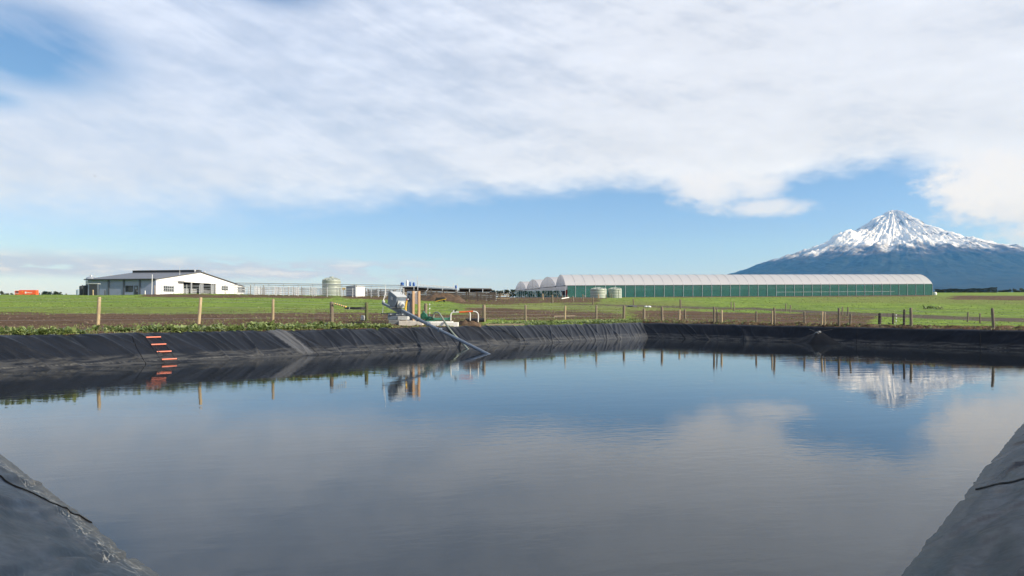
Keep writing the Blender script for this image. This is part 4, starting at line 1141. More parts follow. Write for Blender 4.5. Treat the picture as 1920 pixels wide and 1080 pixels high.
# ------------------------------------------------------------------ milking shed
bA = Vector((-78.3, 150.0, 0)); bw = Vector((-.987, .16, 0)).normalized(); bg = Vector((.16, .987, 0)).normalized()
bA.z = gz(-84, 149)
sh = thing('milking_shed', bA, 'long grey milking shed with a white gable end and dark grey roof', 'shed')
BM = Matrix(((-bw.x, bg.x, 0, bA.x), (-bw.y, bg.y, 0, bA.y), (0, 0, 1, 0), (0, 0, 0, 1)))
def LM(): m = MB(); m.M = BM; return m
def LP_(v): return BM @ Vector(v)
def xp(x, q=0): k_ = (x - 960) / F; return -((bA.x - k_ * bA.y) / (-bw.x + k_ * bw.y))      # photo column -> local x on the front wall
def yq(x): k_ = (x - 960) / F; return (bA.x - k_ * bA.y) / (k_ * bg.y - bg.x)                # photo column -> local y on the gable
def zat(y, lx, ly): return CAMZ + (HOR - y) / F * LP_((lx, ly, 0)).y
W_, QR, QB, QC = 16.8, 16.0, 31.9, 35.2
zf = bA.z - .9; ze = 9.14; zr = 11.55; zb2 = 9.14
LM().box(-W_, 0, 0, .2, zf, ze).build('front_wall', M_grey, sh)
for x in (204, 232.5, 262.5): X = xp(x); LM().box(X - .22, X + .22, -.10, -.003, zf, ze - .05).build('pilaster', mat('pilaster_grey', (.085, .10, .135), .6, .1, 1), sh)
def wbox(x0, x1, y0, y1, d0, d1): return LM().box(xp(x0), xp(x1), d0, d1, zat(y1, xp(x0), 0), zat(y0, xp(x0), 0))
wi = wbox(235.6, 249.6, 535.6, 547, -.06, -.003).build('window', M_char, sh); wbox(236.6, 248.6, 536.6, 546.0, -.075, -.061).build('pane', M_glass, wi)
dr = wbox(252, 258.4, 535.6, 555, -.06, -.003).build('door', M_char, sh); wbox(253.2, 257.2, 537, 542.5, -.075, -.061).build('pane', mat('sky_lit_glass', (.12, .15, .19), .1, .2, 1), dr); wbox(257.2, 257.8, 545, 546.5, -.1, -.061).build('handle', M_galv, dr)
LM().box(-W_, -W_ + .2, .2, QB, zf, ze).build('end_wall', M_grey, sh)
def roofz(Y): return ze + (zr - ze) * Y / QR if Y < QR else zr + (zb2 - zr) * (Y - QR) / (QB - QR) if Y < QB else zb2 - .32 * (Y - QB) / (QC - QB)
def gquad(Y0, Y1, z00, z01, z10, z11): return LM().hexa([(-.2, Y0, z00), (0, Y0, z00), (0, Y1, z10), (-.2, Y1, z10)], [(-.2, Y0, z01), (0, Y0, z01), (0, Y1, z11), (-.2, Y1, z11)])
O0, O1 = yq(344), yq(404.5); zl = zat(528.6, 0, O0)
gm_ = MB()
for (a, c) in ((.2, O0), (O1, QB), (QB, QC)):
    q = gquad(a, c, zf, zl, zf, zl); gm_.add(q.v, q.f)
for (a, c) in ((.2, O0), (O0, QR), (QR, O1), (O1, QB), (QB, QC)):
    q = gquad(a, c, zl, roofz(a) - .06, zl, roofz(c) - .06); gm_.add(q.v, q.f)
gm_.build('gable_wall', M_whiteM, sh)
LM().box(.004, .10, .2, QB, zl - .03, zl + .05).build('ledge', M_light, sh)
LM().box(.004, 1.0, yq(333), O0, zl + .06, zl + .13).build('canopy', M_light, sh)
for (x0, x1, y0, y1, nm) in ((306, 325, 535.5, 546.5, 5), (415, 427, 536, 544, 3), (446, 459.5, 537.5, 548, 3)):
    a, c = yq(x0), yq(x1); zt_ = zat(y0, 0, a); zb_ = zat(y1, 0, a)
    wi = LM().box(.004, .07, a, c, zb_, zt_).build('window', M_galv, sh)
    pn = LM()
    for q in range(nm):
        w_ = (c - a) / nm
        for r_ in range(2): hz_ = (zt_ - zb_) / 2; pn.box(.071, .085, a + q * w_ + .08, a + (q + 1) * w_ - .05, zb_ + r_ * hz_ + .06, zb_ + (r_ + 1) * hz_ - .04)
    pn.build('pane', M_glass, wi)
for x in (359.5, 377, 380.5, 397, 401): Y = yq(x); LM().box(-.3, .02, Y - .10, Y + .10, zf, zl - .002).build('column', M_galv, sh)
for (a, c) in ((O0 + .2, yq(357)), (yq(361), yq(372)), (yq(382), yq(396))):
    mb = LM()
    for z in (.7, 1.15, 1.6): mb.box(-.55, -.5, a, c, bA.z + z, bA.z + z + .07)
    for q in np.linspace(a, c, 7): mb.box(-.6, -.551, q - .05, q + .05, zf, bA.z + 1.75)
    mb.build('pen_gate', M_galv, sh)
LM().box(-W_ + .3, -.3, QC - .3, QC - .1, zf, zb2 - .5).build('back_wall', M_char, sh)
LM().box(-5.2, -5.0, .3, QC - .4, zf, ze - .1).build('inner_wall', M_char, sh)
def slope(x0, x1, y0, y1, z0, z1, nm, m): return LM().hexa([(x0, y0, z0 - .07), (x1, y0, z0 - .07), (x1, y1, z1 - .07), (x0, y1, z1 - .07)], [(x0, y0, z0 + .07), (x1, y0, z0 + .07), (x1, y1, z1 + .07), (x0, y1, z1 + .07)]).build(nm, m, sh)
slope(-W_ - .4, .35, -.5, QR, ze - .0, zr + .07, 'roof', M_roof); slope(-W_ - .4, .35, QR + .01, QB + .4, zr + .07, zb2 + .03, 'roof', M_roof)
slope(-W_ - .4, .35, QB + .41, QC + .3, zb2 - .06, zb2 - .38, 'lean_to_roof', M_roof)
rv = LM().box(-W_ - .3, -.6, QR - 1.5, QR + 1.5, zr - .1, zr + .42).build('ridge_vent', M_char, sh)
LM().hexa([(-W_ - .4, QR - 1.8, zr + .422), (-.5, QR - 1.8, zr + .422), (-.5, QR + 1.8, zr + .422), (-W_ - .4, QR + 1.8, zr + .422)], [(-W_ - .4, QR - .2, zr + .56), (-.5, QR - .2, zr + .56), (-.5, QR + .2, zr + .56), (-W_ - .4, QR + .2, zr + .56)]).build('vent_cap', M_roof, rv)
LM().box(-W_ - .45, .36, -.66, -.51, ze - .12, ze + .10).build('gutter', M_char, sh)
for Y in (QR - 1.6, QR + 2.2): a = LP_((-.3, Y, roofz(Y) + .1)); MB().lathe([(.08, 0), (.08, .25), (.2, .3), (.24, .44), (.15, .58), (.03, .62)], a, 12).build('roof_ventilator', M_galv, sh, smooth='auto')
a = px(337, 517, 158); MB().tube([a, px(337, 499, 158)], [.06, .03], 6).build('aerial', M_galv, sh)
a, c = px(284.5, 551, 147), px(285.5, 514.5, 147); o = MB().tube([Vector((a.x, a.y, gz(a.x, a.y) - .2)), c], [.08, .06], 8).build('white_pole', M_white); tag(o, 'tall thin white pole in front of the grey shed wall', 'pole')

# tanks and hut left of the shed
def lathe_thing(name, x0, x1, yt, yb, Y, m, lab, cat, dome=.16, ribs=0, lid=True, lugs=0):
    cx = ((x0 + x1) / 2 - 960) / F * Y; r_ = (x1 - x0) / 2 / F * Y; g_ = min(gz(cx, Y), CAMZ + (HOR - yb) / F * Y); H = CAMZ + (HOR - yt) / F * Y - g_
    root = thing(name, (cx, Y, g_), lab, cat)
    hb_ = H * (1 - dome); pf = [(r_ * .98, -.3), (r_, .05)]
    for q in range(ribs): z = hb_ * (q + .5) / ribs; pf += [(r_, z - .05), (r_ * .985, z), (r_, z + .05)]
    pf += [(r_, hb_)]
    MB().lathe(pf, (cx, Y, g_), 40).build('body', m, root, smooth='auto')
    MB().lathe([(r_ * 1.0, hb_ + .003), (r_ * .97, hb_ + H * dome * .3), (r_ * .7, hb_ + H * dome * .68), (r_ * .3, hb_ + H * dome * .9), (r_ * .22, hb_ + H * dome * .92)], (cx, Y, g_), 40).build('dome', m, root, smooth='auto')
    if lid: MB().lathe([(r_ * .22, 0), (r_ * .22, H * .05), (r_ * .18, H * .065), (.02, H * .07)], (cx, Y, g_ + hb_ + H * dome * .92), 20).build('lid', m, root, smooth='auto')
    for q in range(lugs):
        a_ = 2 * math.pi * (q + .5) / lugs; d_ = Vector((math.cos(a_), math.sin(a_), 0)); c_ = Vector((cx, Y, g_))
        p0_ = c_ + d_ * r_ * .97 + Vector((0, 0, hb_ + H * dome * .22)); p1_ = c_ + d_ * r_ * .5 + Vector((0, 0, hb_ + H * dome * .78)); MB().bar(p0_ + Vector((0, 0, .07)), p1_ + Vector((0, 0, .07)), r_ * .13, .16).build('roof_rib', m, root)
    return root
lathe_thing('silo', 162, 180, 518, 552, 168, mat('silo_steel', (.40, .43, .47), .4, .1, 2, .5), 'cylindrical grey steel silo behind the left end of the shed', 'silo', .14, 6)
lathe_thing('dark_tank', 149.5, 160, 535.5, 553, 158, M_char, 'small black tank left of the dark tank hut', 'tank', .1, 5)
lathe_thing('dark_tank', 156.5, 169, 534.5, 553, 156, M_black, 'larger black tank touching the dark tank hut', 'tank', .1, 5)
lathe_thing('pale_tank', 143.5, 151, 542.5, 553, 160, mat('blue_grey_plastic', (.30, .38, .45), .5, .1, 2), 'small blue grey tank at the far left of the tank group', 'tank', .15, 3)
Yh = 147; a, c = px(167, 553, Yh), px(182, 532.6, Yh)
hu = thing('tank_hut', ((a.x + c.x) / 2, Yh, a.z), 'dark box hut with a pale edge beside the shed', 'hut')
MB().box(a.x, c.x, Yh, Yh + .8, a.z - .3, c.z).build('body', M_char, hu); MB().box(a.x - .1, c.x + .25, Yh - .15, Yh + .9, c.z + .002, c.z + .14).build('roof', M_light, hu); MB().box(c.x + .003, c.x + .2, Yh + .0, Yh + .2, a.z - .3, c.z).build('corner_post', M_steelg, hu)

# ------------------------------------------------------------------ yards: rails, pipe run, tank, small shed
def rail_fence(name, lab, x0, x1, Y0, Y1, hs, spacing, mr, mp, rr_=.03, pr_=.05, ht=None, plank=False, group=None, skew=0):
    A = Vector(((x0 - 960) / F * Y0, Y0, 0)); B = Vector(((x1 - 960) / F * Y1, Y1, 0)); n = max(2, round((B - A).length / spacing)); rq = random.Random(int(x0 + Y0))
    pts = []
    for i in range(n + 1):
        p = A.lerp(B, i / n); p.z = gz(p.x, p.y); pts.append(p)
    hs = [h * 1.17 for h in hs]; rr_ = rr_ * 1.17; pr_ = pr_ * 1.17; ht = ht and ht * 1.17
    root = thing(name, pts[0], lab, 'fence', group)
    for p in pts:
        h_ = (ht or hs[-1] + .12) + rq.uniform(-.04, .12)
        m = mp if not isinstance(mp, (list, tuple)) else rq.choice(mp)
        if plank: MB().box(p.x - pr_, p.x + pr_, p.y + .035, p.y + .035 + 2 * pr_, p.z - .4, p.z + h_).build('post', m, root)
        else: MB().tube([p + Vector((0, .07, -.4)), p + Vector((0, .07, h_))], pr_, 8).build('post', m, root)
    for h in hs:
        mb = MB()
        if plank: 
            for i in range(n): mb.bar(pts[i] + Vector((0, 0, h)), pts[i + 1] + Vector((0, 0, h)), .04, rr_ * 2)
        else: mb.tube([p + Vector((0, 0, h)) for p in pts], rr_, 6)
        mb.build('rail', mr, root)
    return root
gp_ = 'galvanised rail fences of the cattle yard'
M_yard = [M_galv, M_white, M_galv, M_old]
rail_fence('rail_fence', 'nearest galvanised cattle yard fence, running from the white gable to the stirrer', 302, 757, 141, 141, (.35, .65, .95, 1.25, 1.5), 2.6, M_galv, M_yard, .032, .06, group=gp_)
rail_fence('rail_fence', 'second galvanised cattle yard fence just behind the nearest one', 440, 690, 152, 150, (.35, .7, 1.05, 1.4), 2.3, M_galv, M_yard, .032, .06, group=gp_)
rail_fence('rail_fence', 'third galvanised cattle yard fence, from the lean-to roof to the round tank', 452, 600, 163, 161, (.4, .8, 1.2, 1.5), 2.0, M_galv, M_yard, .032, .06, group=gp_)
rail_fence('rail_fence', 'farthest galvanised cattle yard fence beyond the pens', 466, 760, 176, 170, (.4, .8, 1.2, 1.5), 2.4, M_galv, M_yard, .035, .06, group=gp_)
for i, xx in enumerate((480, 515, 548, 580)):
    rail_fence('pen_divider', ['leftmost pen divider rails crossing the cattle yard, nearest the white gable', 'pen divider rails crossing the yard, second from the white gable', 'pen divider rails crossing the yard, second from the round tank', 'rightmost pen divider rails crossing the yard, nearest the round tank'][i], xx, xx + 12, 150, 168, (.4, .8, 1.2, 1.5), 3, M_galv, M_yard, .03, .055, group='pen dividers of the cattle yard')
pr_ = thing('pipe_run', px(440, 556, 139), 'twin horizontal pipes carried high on thin posts across the yard', 'pipe run')
pA, pB = px(440, 530.6, 139), px(757, 535, 139); pC, pD = px(440, 533.6, 139), px(757, 538.2, 139)
MB().tube([pA, pB], .075, 8).build('pipe', mat('dull_pipe', (.30, .33, .36), .5, .1, 3, .1), pr_); MB().tube([pC, pD], .06, 8).build('pipe', MATS['dull_pipe'], pr_)
for x in np.arange(449, 757, 27.4):
    f = (x - 440) / 317; p = pA.lerp(pB, f); MB().tube([Vector((p.x, p.y + .12, gz(p.x, p.y) - .3)), p + Vector((0, .12, .1))], .05, 6).build('support_post', M_galv, pr_)
MB().tube([px(745, 545, 139), px(757, 536.5, 139.5)], .04, 6).build('brace', M_galv, pr_)
lathe_thing('round_tank', 604.5, 638.5, 520.3, 554, 158, M_tank, 'large pale green round water tank behind the cattle yard', 'tank', .2, 4, True, 14)
# yellow sign
sg = thing('warning_sign', px(644, 556, 144), 'small yellow warning sign on a stake beside the round tank', 'sign')
a, c = px(640.5, 543.6, 144), px(648, 539.4, 144); bd = MB().box(a.x, c.x, 143.96, 144, a.z, c.z).build('panel', M_yellow, sg)
for (q, w_) in ((641.6, 1.6), (644.4, 2.6)): a = px(q, 542.6, 143.95); MB().box(a.x, a.x + w_ * .096, 143.945, 143.958, a.z, a.z + .17).build('mark', M_char, bd)
a = px(644, 540, 144.02); MB().tube([Vector((a.x, 144.05, gz(a.x, 144) - .2)), Vector((a.x, 144.05, a.z))], .04, 6).build('stake', M_pine, sg)
# small shed
Ys = 149; a, m_, c = px(649, 557, Ys), px(666.5, 557, Ys - 3.2), px(684, 557, Ys + .2)
zt0 = CAMZ + (HOR - 537.6) / F * Ys; zt1 = CAMZ + (HOR - 535.8) / F * (Ys - 3.2)
ss = thing('small_shed', (m_.x, Ys, gz(m_.x, Ys)), 'small white lean-to shed, its left walls coloured dark for shade', 'shed')
gS = gz(m_.x, Ys) - .4; bk = Vector((a.x + c.x - m_.x, Ys + 3.4, 0))
P4 = [Vector((a.x, Ys, 0)), Vector((m_.x, Ys - 3.2, 0)), Vector((c.x, Ys + .2, 0)), bk]; zs = [zt0, zt1, zt0 + .05, zt0 - .1]
def wallq(i, j, m, nm):
    n_ = (P4[j] - P4[i]).normalized(); inw = Vector((-n_.y, n_.x, 0)) * .1; p, q = P4[i], P4[j]
    return MB().hexa([(p.x, p.y, gS), (q.x, q.y, gS), (q.x + inw.x, q.y + inw.y, gS), (p.x + inw.x, p.y + inw.y, gS)], [(p.x, p.y, zs[i]), (q.x, q.y, zs[j]), (q.x + inw.x, q.y + inw.y, zs[j]), (p.x + inw.x, p.y + inw.y, zs[i])]).build(nm, m, ss)
wallq(0, 1, mat('shaded_white_wall', (.20, .225, .27), .6, .08, 1), 'side_wall'); wallq(1, 2, M_whiteM, 'front_wall'); wallq(2, 3, M_whiteM, 'back_wall'); wallq(3, 0, MATS['shaded_white_wall'], 'end_wall')  # white shed: shade of the left-facing walls is put into their colour
ce = sum(P4, Vector()) / 4
MB().hexa([Vector((p.x + (p.x - ce.x) * .06, p.y + (p.y - ce.y) * .06, z + .01)) for p, z in zip(P4, zs)], [Vector((p.x + (p.x - ce.x) * .06, p.y + (p.y - ce.y) * .06, z + .14)) for p, z in zip(P4, zs)]).build('roof', M_light, ss)

# ------------------------------------------------------------------ feed pad building
Yf = 148
fp = thing('feed_pad', px(810, 556, Yf), 'long low dark feed pad roof with pipes and blue motors on top', 'building')
def slab(x0, x1, yt0, yt1, yb0, yb1, Y0, Y1, dep, name, m, par):
    a, b_, c_, d = px(x0, yb0, Y0), px(x1, yb1, Y1), px(x1, yt1, Y1), px(x0, yt0, Y0); n_ = Vector((0, dep, 0))
    return MB().hexa([a, b_, b_ + n_, a + n_], [d, c_, c_ + n_, d + n_]).build(name, m, par)
slab(757, 783, 536.6, 536.8, 538.2, 538.2, Yf, Yf, 14, 'deck', M_light, fp)
slab(783.5, 854, 537.2, 541.5, 539.4, 543.6, Yf, Yf + 3, 12, 'roof_edge', M_steelg, fp)
slab(755, 783, 538.5, 538.5, 547, 547, Yf + 1, Yf + 1, 12, 'side_panel', M_char, fp)
slab(783.5, 853, 540, 544, 546, 547, Yf + 6, Yf + 8, .3, 'back_panel', M_dark, fp)
slab(861, 921, 539.6, 540.6, 541.6, 542.2, Yf + 2, Yf + 4, 14, 'roof', M_roof, fp)
slab(861, 920, 541.9, 542.5, 547.5, 547.5, Yf + 7, Yf + 9, .3, 'back_panel', M_dark, fp)
for x, yt in ((776, 538.5), (802, 539), (829.5, 541), (857.5, 532), (783.2, 526), (880, 542), (905, 542)): p = px(x, yt, Yf - .1); MB().tube([Vector((p.x, p.y, gz(p.x, p.y) - .2)), p], .08, 8).build('column', M_galv, fp)
for (x0, x1, y0, y1, m) in ((750.8, 757.5, 529.5, 536.3, M_blue), (761, 765.8, 526, 536.3, M_galv), (767.3, 770.8, 528.3, 536.3, M_blue), (773.6, 778.4, 529.4, 536.3, M_blue), (853, 857, 535, 541, M_blue)):
    a, c = px(x0, y1, Yf + .6), px(x1, y0, Yf + .6); mb = MB(); mb.lathe([((c.x - a.x) / 2, 0), ((c.x - a.x) / 2, (c.z - a.z) * .8), ((c.x - a.x) / 3, c.z - a.z)], ((a.x + c.x) / 2, Yf + .6, a.z), 14); mb.build('motor', m, fp, smooth='auto')
MB().tube([px(774.6, 530, Yf + .5), px(774.6, 519, Yf + .5)], .03, 6).build('aerial', M_galv, fp); MB().tube([px(782.6, 537, Yf + .5), px(782.6, 517, Yf + .5)], [.06, .03], 6).build('aerial', M_galv, fp); MB().tube([px(851, 540, Yf), px(850, 529.5, Yf)], .03, 6).build('aerial', M_galv, fp)
for q in range(4): MB().tube([px(784, 533.2 + q * .9, Yf + .3 + q * .4), px(854, 538.4 + q * .9, Yf + 2.4 + q * .4)], .035, 6).build('pipe', M_galv, fp)
for q in range(11): x = 788 + q * 6.2; y = 533.5 + (x - 784) * .074; MB().tube([px(x, y + 4, Yf + .4), px(x + .4, y - 1.2, Yf + .4)], .025, 5).build('nozzle', M_light, fp)
# dark timber rail fences in front of it
rail_fence('timber_rail_fence', 'dark timber rail fence in front of the feed pad, nearest of three', 786, 938, 128, 132, (.25, .55, .85, 1.15), 2.2, M_dark, [M_dark, M_old, M_dark], .075, .085, plank=True)
rail_fence('timber_rail_fence', 'dark timber rail fence tight under the feed pad eaves', 690, 925, 143.5, 145, (.3, .6, .9, 1.2), 2.6, M_dark, [M_dark, M_old], .08, .09, plank=True)
rail_fence('timber_rail_fence', 'dark timber rail pen fence behind the earth mound, middle of three', 800, 930, 135, 138, (.3, .62, .95, 1.3), 2.0, M_dark, [M_dark, M_old, M_galv], .06, .085, plank=True)
YW = G(827, 566).y
o = mound('earth_mound', 788, 874, 550.0, 561, 0, M_soil, 23, 2.8, Yc=YW + 9); tag(o, 'brown mound of dug earth in front of the feed pad', 'mound')
# wheelbarrow tipped on its side
wb = G(827, 566); s_ = wb.y / F
wbr = thing('wheelbarrow', wb, 'tipped wheelbarrow with black tray and yellow handle on the grass', 'wheelbarrow')
tr_ = [px(815, 564, wb.y), px(818, 558, wb.y), px(833, 557, wb.y + .3), px(836, 560.5, wb.y + .2), px(824, 565, wb.y)]
cc_ = sum(tr_, Vector()) / 5; bk_ = [cc_ + (p - cc_) * .55 + Vector((0, .45, .05)) for p in tr_]
MB().hexa(tr_, bk_).build('tray', M_black, wbr); MB().bar(px(817, 565, wb.y - .1), px(837, 560.3, wb.y - .1), .07, .08).build('handle', M_yellow, wbr); MB().bar(px(818, 565.5, wb.y + .3), px(836, 562, wb.y + .4), .07, .08).build('handle', M_yellow, wbr)
a = px(833, 564, wb.y); MB().tube([a - Vector((.05, .04, 0)), a + Vector((.05, .06, 0))], .19, 16).build('wheel', M_black, wbr, smooth='auto')
# timber rails stack (gate panel)
Yp = G(951, 562.5).y
gp2 = thing('timber_gate_panel', px(945, 562, Yp), 'short panel of four pale timber rails on one post by the dark fence', 'gate panel')
for q in range(4):
    z = 550.6 + q * 3.1; MB().bar(px(933, z, Yp), px(956, z + .3, Yp), .05, .13).build('rail', M_pine if q % 2 else M_old, gp2)
p = px(951, 549.5, Yp + .08); MB().tube([Vector((p.x, p.y + .09, gz(p.x, p.y) - .3)), p + Vector((0, .09, 0))], .1, 8).build('post', M_pine, gp2)
a = px(935.5, 550, Yp + .08); MB().tube([Vector((a.x, a.y + .09, gz(a.x, a.y) - .3)), a + Vector((0, .09, 0))], .08, 8).build('post', M_old, gp2)
a, c = G(1053, 561), G(1066.5, 559.5); o = MB().bar(a + Vector((0, 0, .15)), c + Vector((0, 0, .25)), .2, .2).build('pale_plank', M_concw); tag(o, 'pale plank lying on bare ground by the greenhouse end', 'plank')
a = G(1184, 575.5); s_ = a.y / F; o = MB(); 
rq = random.Random(4); V_ = [(0, 0, .3)] + [(math.cos(w_) * 11 * s_ * rq.uniform(.7, 1), math.sin(w_) * 1.2, .14 * rq.uniform(.6, 1.4)) for w_ in np.linspace(0, 6.28, 13)[:-1]] + [(math.cos(w_) * 11 * s_, math.sin(w_) * 1.3, -.05) for w_ in np.linspace(0, 6.28, 13)[:-1]]
o.add([Vector(v) + a for v in V_], [(0, 1 + i, 1 + (i + 1) % 12) for i in range(12)] + [(1 + i, 13 + i, 13 + (i + 1) % 12, 1 + (i + 1) % 12) for i in range(12)]); o = o.build('black_tarp', M_black, base=a); tag(o, 'crumpled black tarpaulin on the grass beside the thin track post', 'tarpaulin')
for (x, w_, lab) in ((1211.5, 3.6, 'white sack lying in the grass, nearer the black tarpaulin'), (1217, 4.2, 'white sack lying in the grass, farther from the black tarpaulin')):
    a = G(x, 576.5); s_ = a.y / F; o = MB().lathe([(.02, 0), (w_ * s_ * .9, .02), (w_ * s_, .12), (w_ * s_ * .6, .24), (.02, .27)], a, 12).build('white_sack', M_white, smooth=True, base=a); tag(o, lab, 'sack')

# ------------------------------------------------------------------ greenhouse
gA = Vector((14.84, 190.0, 0)); ga = Vector((114.5, 20.0, 0)).normalized(); gb = Vector((-ga.y, ga.x, 0)); GL = 116.2; NS = 4; WID = (11.3, 22.6, 22.6, 22.6); OFF = (0, 11.3, 33.9, 56.5, 79.1); EV = 3.32; RS = 3.2; NB = 40
def GW(s_, t_, z_): p = gA + ga * s_ + gb * t_; p.z = 5.83 + .0100 * s_ + .0085 * t_ + z_; return p
def arch(q):                                      # q -1..1 across one span
    return RS * (1 - abs(q) ** 1.75) ** .82
fm, t, b = new_mat('white_film')
fn = t.noise(t.tex('Object'), .25, 4, .6); t.put(b.inputs['Base Color'], t.mix(fn, (.66, .66, .69), (.78, .78, .80))); b.inputs['Roughness'].default_value = .35
tl = t.n.new('ShaderNodeBsdfTranslucent'); tl.inputs[0].default_value = (.72, .73, .76, 1); ms = t.n.new('ShaderNodeMixShader'); ms.inputs[0].default_value = .45
t.l.new(b.outputs[0], ms.inputs[1]); t.l.new(tl.outputs[0], ms.inputs[2]); t.l.new(ms.outputs[0], fm.node_tree.nodes['Material Output'].inputs[0])
def see(name, col, f, rough=.5):
    m, t, b = new_mat(name); t.put(b.inputs['Base Color'], t.mix(t.noise(t.tex('Object'), .6, 5, .65), tuple(x * .7 for x in col), tuple(min(1, x * 1.3) for x in col))); b.inputs['Roughness'].default_value = rough; b.inputs['Specular IOR Level'].default_value = .25
    tp = t.n.new('ShaderNodeBsdfTransparent'); mx_ = t.n.new('ShaderNodeMixShader'); mx_.inputs[0].default_value = f
    t.l.new(b.outputs[0], mx_.inputs[1]); t.l.new(tp.outputs[0], mx_.inputs[2]); t.l.new(mx_.outputs[0], m.node_tree.nodes['Material Output'].inputs[0]); return m
M_net = see('green_shade_net', (.024, .125, .105), .28); M_netw = see('clear_film', (.84, .86, .89), .80, .3)
t = NT(M_netw.node_tree); tl = t.n.new('ShaderNodeBsdfTranslucent'); tl.inputs[0].default_value = (.92, .94, .97, 1); ms = t.n.new('ShaderNodeMixShader'); ms.inputs[0].default_value = .72
mxs = [n for n in t.n if n.type == 'MIX_SHADER' and n != ms][0]; t.l.new(M_netw.node_tree.nodes['Principled BSDF'].outputs[0], ms.inputs[1]); t.l.new(tl.outputs[0], ms.inputs[2]); t.l.new(ms.outputs[0], mxs.inputs[1])
M_netr = see('thin_net', (.05, .19, .15), .55)
M_hoop = mat('hoop_steel', (.30, .31, .33), .5, .1, 3, .3)
gh = thing('greenhouse', GW(0, 0, 0), 'very long multi span greenhouse with white arched roof and green net walls', 'greenhouse')
SS = np.linspace(0, GL, NB + 1); QQ = np.linspace(-1, 1, 25)
for n in range(NS):
    o0, sw = OFF[n], WID[n]
    V = np.array([[GW(s_, o0 + (.5 + q / 2) * sw, EV + arch(q))[:] for q in QQ] for i, s_ in enumerate(SS)])
    o = grid_mesh('roof_film', V - np.array(root_loc(gh)), fm); o.parent = gh
    for s_ in ((SS if n == 0 else (0, GL))):
        MB().tube([GW(s_, o0 + (.5 + q / 2) * sw, EV + arch(q) + .02) for q in QQ[::2]], .04, 6).build('hoop', M_hoop, gh)
    qs = [GW(.06, o0 + (.5 + q / 2) * sw, EV + arch(q) - .04) for q in QQ]
    mb = MB(); mb.add(qs + [p + ga * .02 for p in qs], [tuple(range(25)), tuple(range(25, 50))[::-1]]); mb.build('end_film', M_netw, gh)
    MB().tube([GW(-.02, o0 + sw / 2, EV + .1), GW(-.02, o0 + sw / 2, EV + RS - .1)], .03, 6).build('truss_post', M_hoop, gh)
    for q in np.arange(3.77, sw, 3.77): MB().tube([GW(-.02, o0 + q, -.3), GW(-.02, o0 + q, EV)], .05, 6).build('end_post', M_galv, gh)
    for q in (-1, 1): MB().tube([GW(-.03, o0 + sw / 2 + q * sw * .45, EV), GW(-.03, o0 + sw / 2 + q * sw * .15, EV + 1.2)], .03, 5).build('brace', M_hoop, gh)
MB().bar(GW(-.05, 0, EV - .05), GW(-.05, OFF[-1], EV - .05), .1, .16).build('end_beam', M_char, gh)
for q in OFF: MB().box(*sum([[min(p), max(p)] for p in zip(GW(-.3, q - .18, EV - .22), GW(.05, q + .18, EV + .1))], [])).build('gutter_end', M_char, gh)
def net(pts, name, m): mb = MB(); mb.add(pts, [tuple(range(len(pts)))]); return mb.build(name, m, gh)
def wall_net(s0, t0, s1, t1, z0, z1, m, nm):
    p, q = GW(s0, t0, 0), GW(s1, t1, 0); u = (q - p).normalized(); nrm = Vector((u.y, -u.x, 0)) * .012
    return MB().hexa([GW(s0, t0, z0), GW(s1, t1, z0), GW(s1, t1, z0) + nrm, GW(s0, t0, z0) + nrm], [GW(s0, t0, z1), GW(s1, t1, z1), GW(s1, t1, z1) + nrm, GW(s0, t0, z1) + nrm]).build(nm, m, gh)
wall_net(.6, 0, GL, 0, -.2, EV - .05, M_net, 'net_wall'); wall_net(GL, 0, GL, OFF[-1], -.2, EV, M_net, 'net_wall'); wall_net(GL, OFF[-1], 0, OFF[-1], -.2, EV, M_netr, 'net_wall')
wall_net(0, OFF[-1], 0, 0, -.3, .55, M_net, 'end_skirt')
for i, s_ in enumerate(SS): MB().tube([GW(s_, -.07, -.4), GW(s_, -.07, EV)], .05, 6).build('wall_post', M_galv, gh)
MB().bar(GW(0, -.06, EV + .02), GW(GL, -.06, EV + .02), .12, .10).build('eave_gutter', M_hoop, gh)
MB().bar(GW(64, -.04, 1.1), GW(103, -.04, 1.1), .05, .05).build('wall_rail', M_galv, gh)
for n in range(1, NS):
    for s_ in SS[2::4]: MB().tube([GW(s_, OFF[n], -.4), GW(s_, OFF[n], EV)], .06, 5).build('inner_post', M_galv, gh)
    MB().bar(GW(0, OFF[n], EV + .02), GW(GL, OFF[n], EV + .02), .3, .1).build('valley_gutter', M_hoop, gh)
a = GW(.3, 1.2, 0); 
for (dx_, w_, z0, z1, m, lab, nm) in ((1.0, 1.5, 1.1, 2.1, M_red, 'red hopper standing inside the open greenhouse end', 'red_hopper'), (4.6, 2.2, .6, 1.9, M_char, 'dark machine standing inside the open greenhouse end', 'dark_machine')):
    p = GW(1.2, dx_ + .8, 0); hp = MB(); hp.hexa([p + Vector((-w_ * .25, -.4, z0)), p + Vector((w_ * .25, -.4, z0)), p + Vector((w_ * .25, .4, z0)), p + Vector((-w_ * .25, .4, z0))], [p + Vector((-w_ * .5, -.6, z1)), p + Vector((w_ * .5, -.6, z1)), p + Vector((w_ * .5, .6, z1)), p + Vector((-w_ * .5, .6, z1))])
    for sx in (-1, 1):
        for sy in (-1, 1): hp.tube([p + Vector((sx * w_ * .3, sy * .4, -.1)), p + Vector((sx * w_ * .3, sy * .4, z1 - .1))], .06, 6)
    o = hp.build(nm, m); tag(o, lab, 'machine')
def push_back(o, k_=2.0):                       # set a finished thing twice as far off, at twice the size
    c_ = Vector((0, 0, CAMZ)); o.location = c_ + (o.location - c_) * k_; o.scale = (k_, k_, k_)
for o in [gh] + [o for o in COL.objects if o.name in ('red_hopper', 'dark_machine')]: push_back(o)
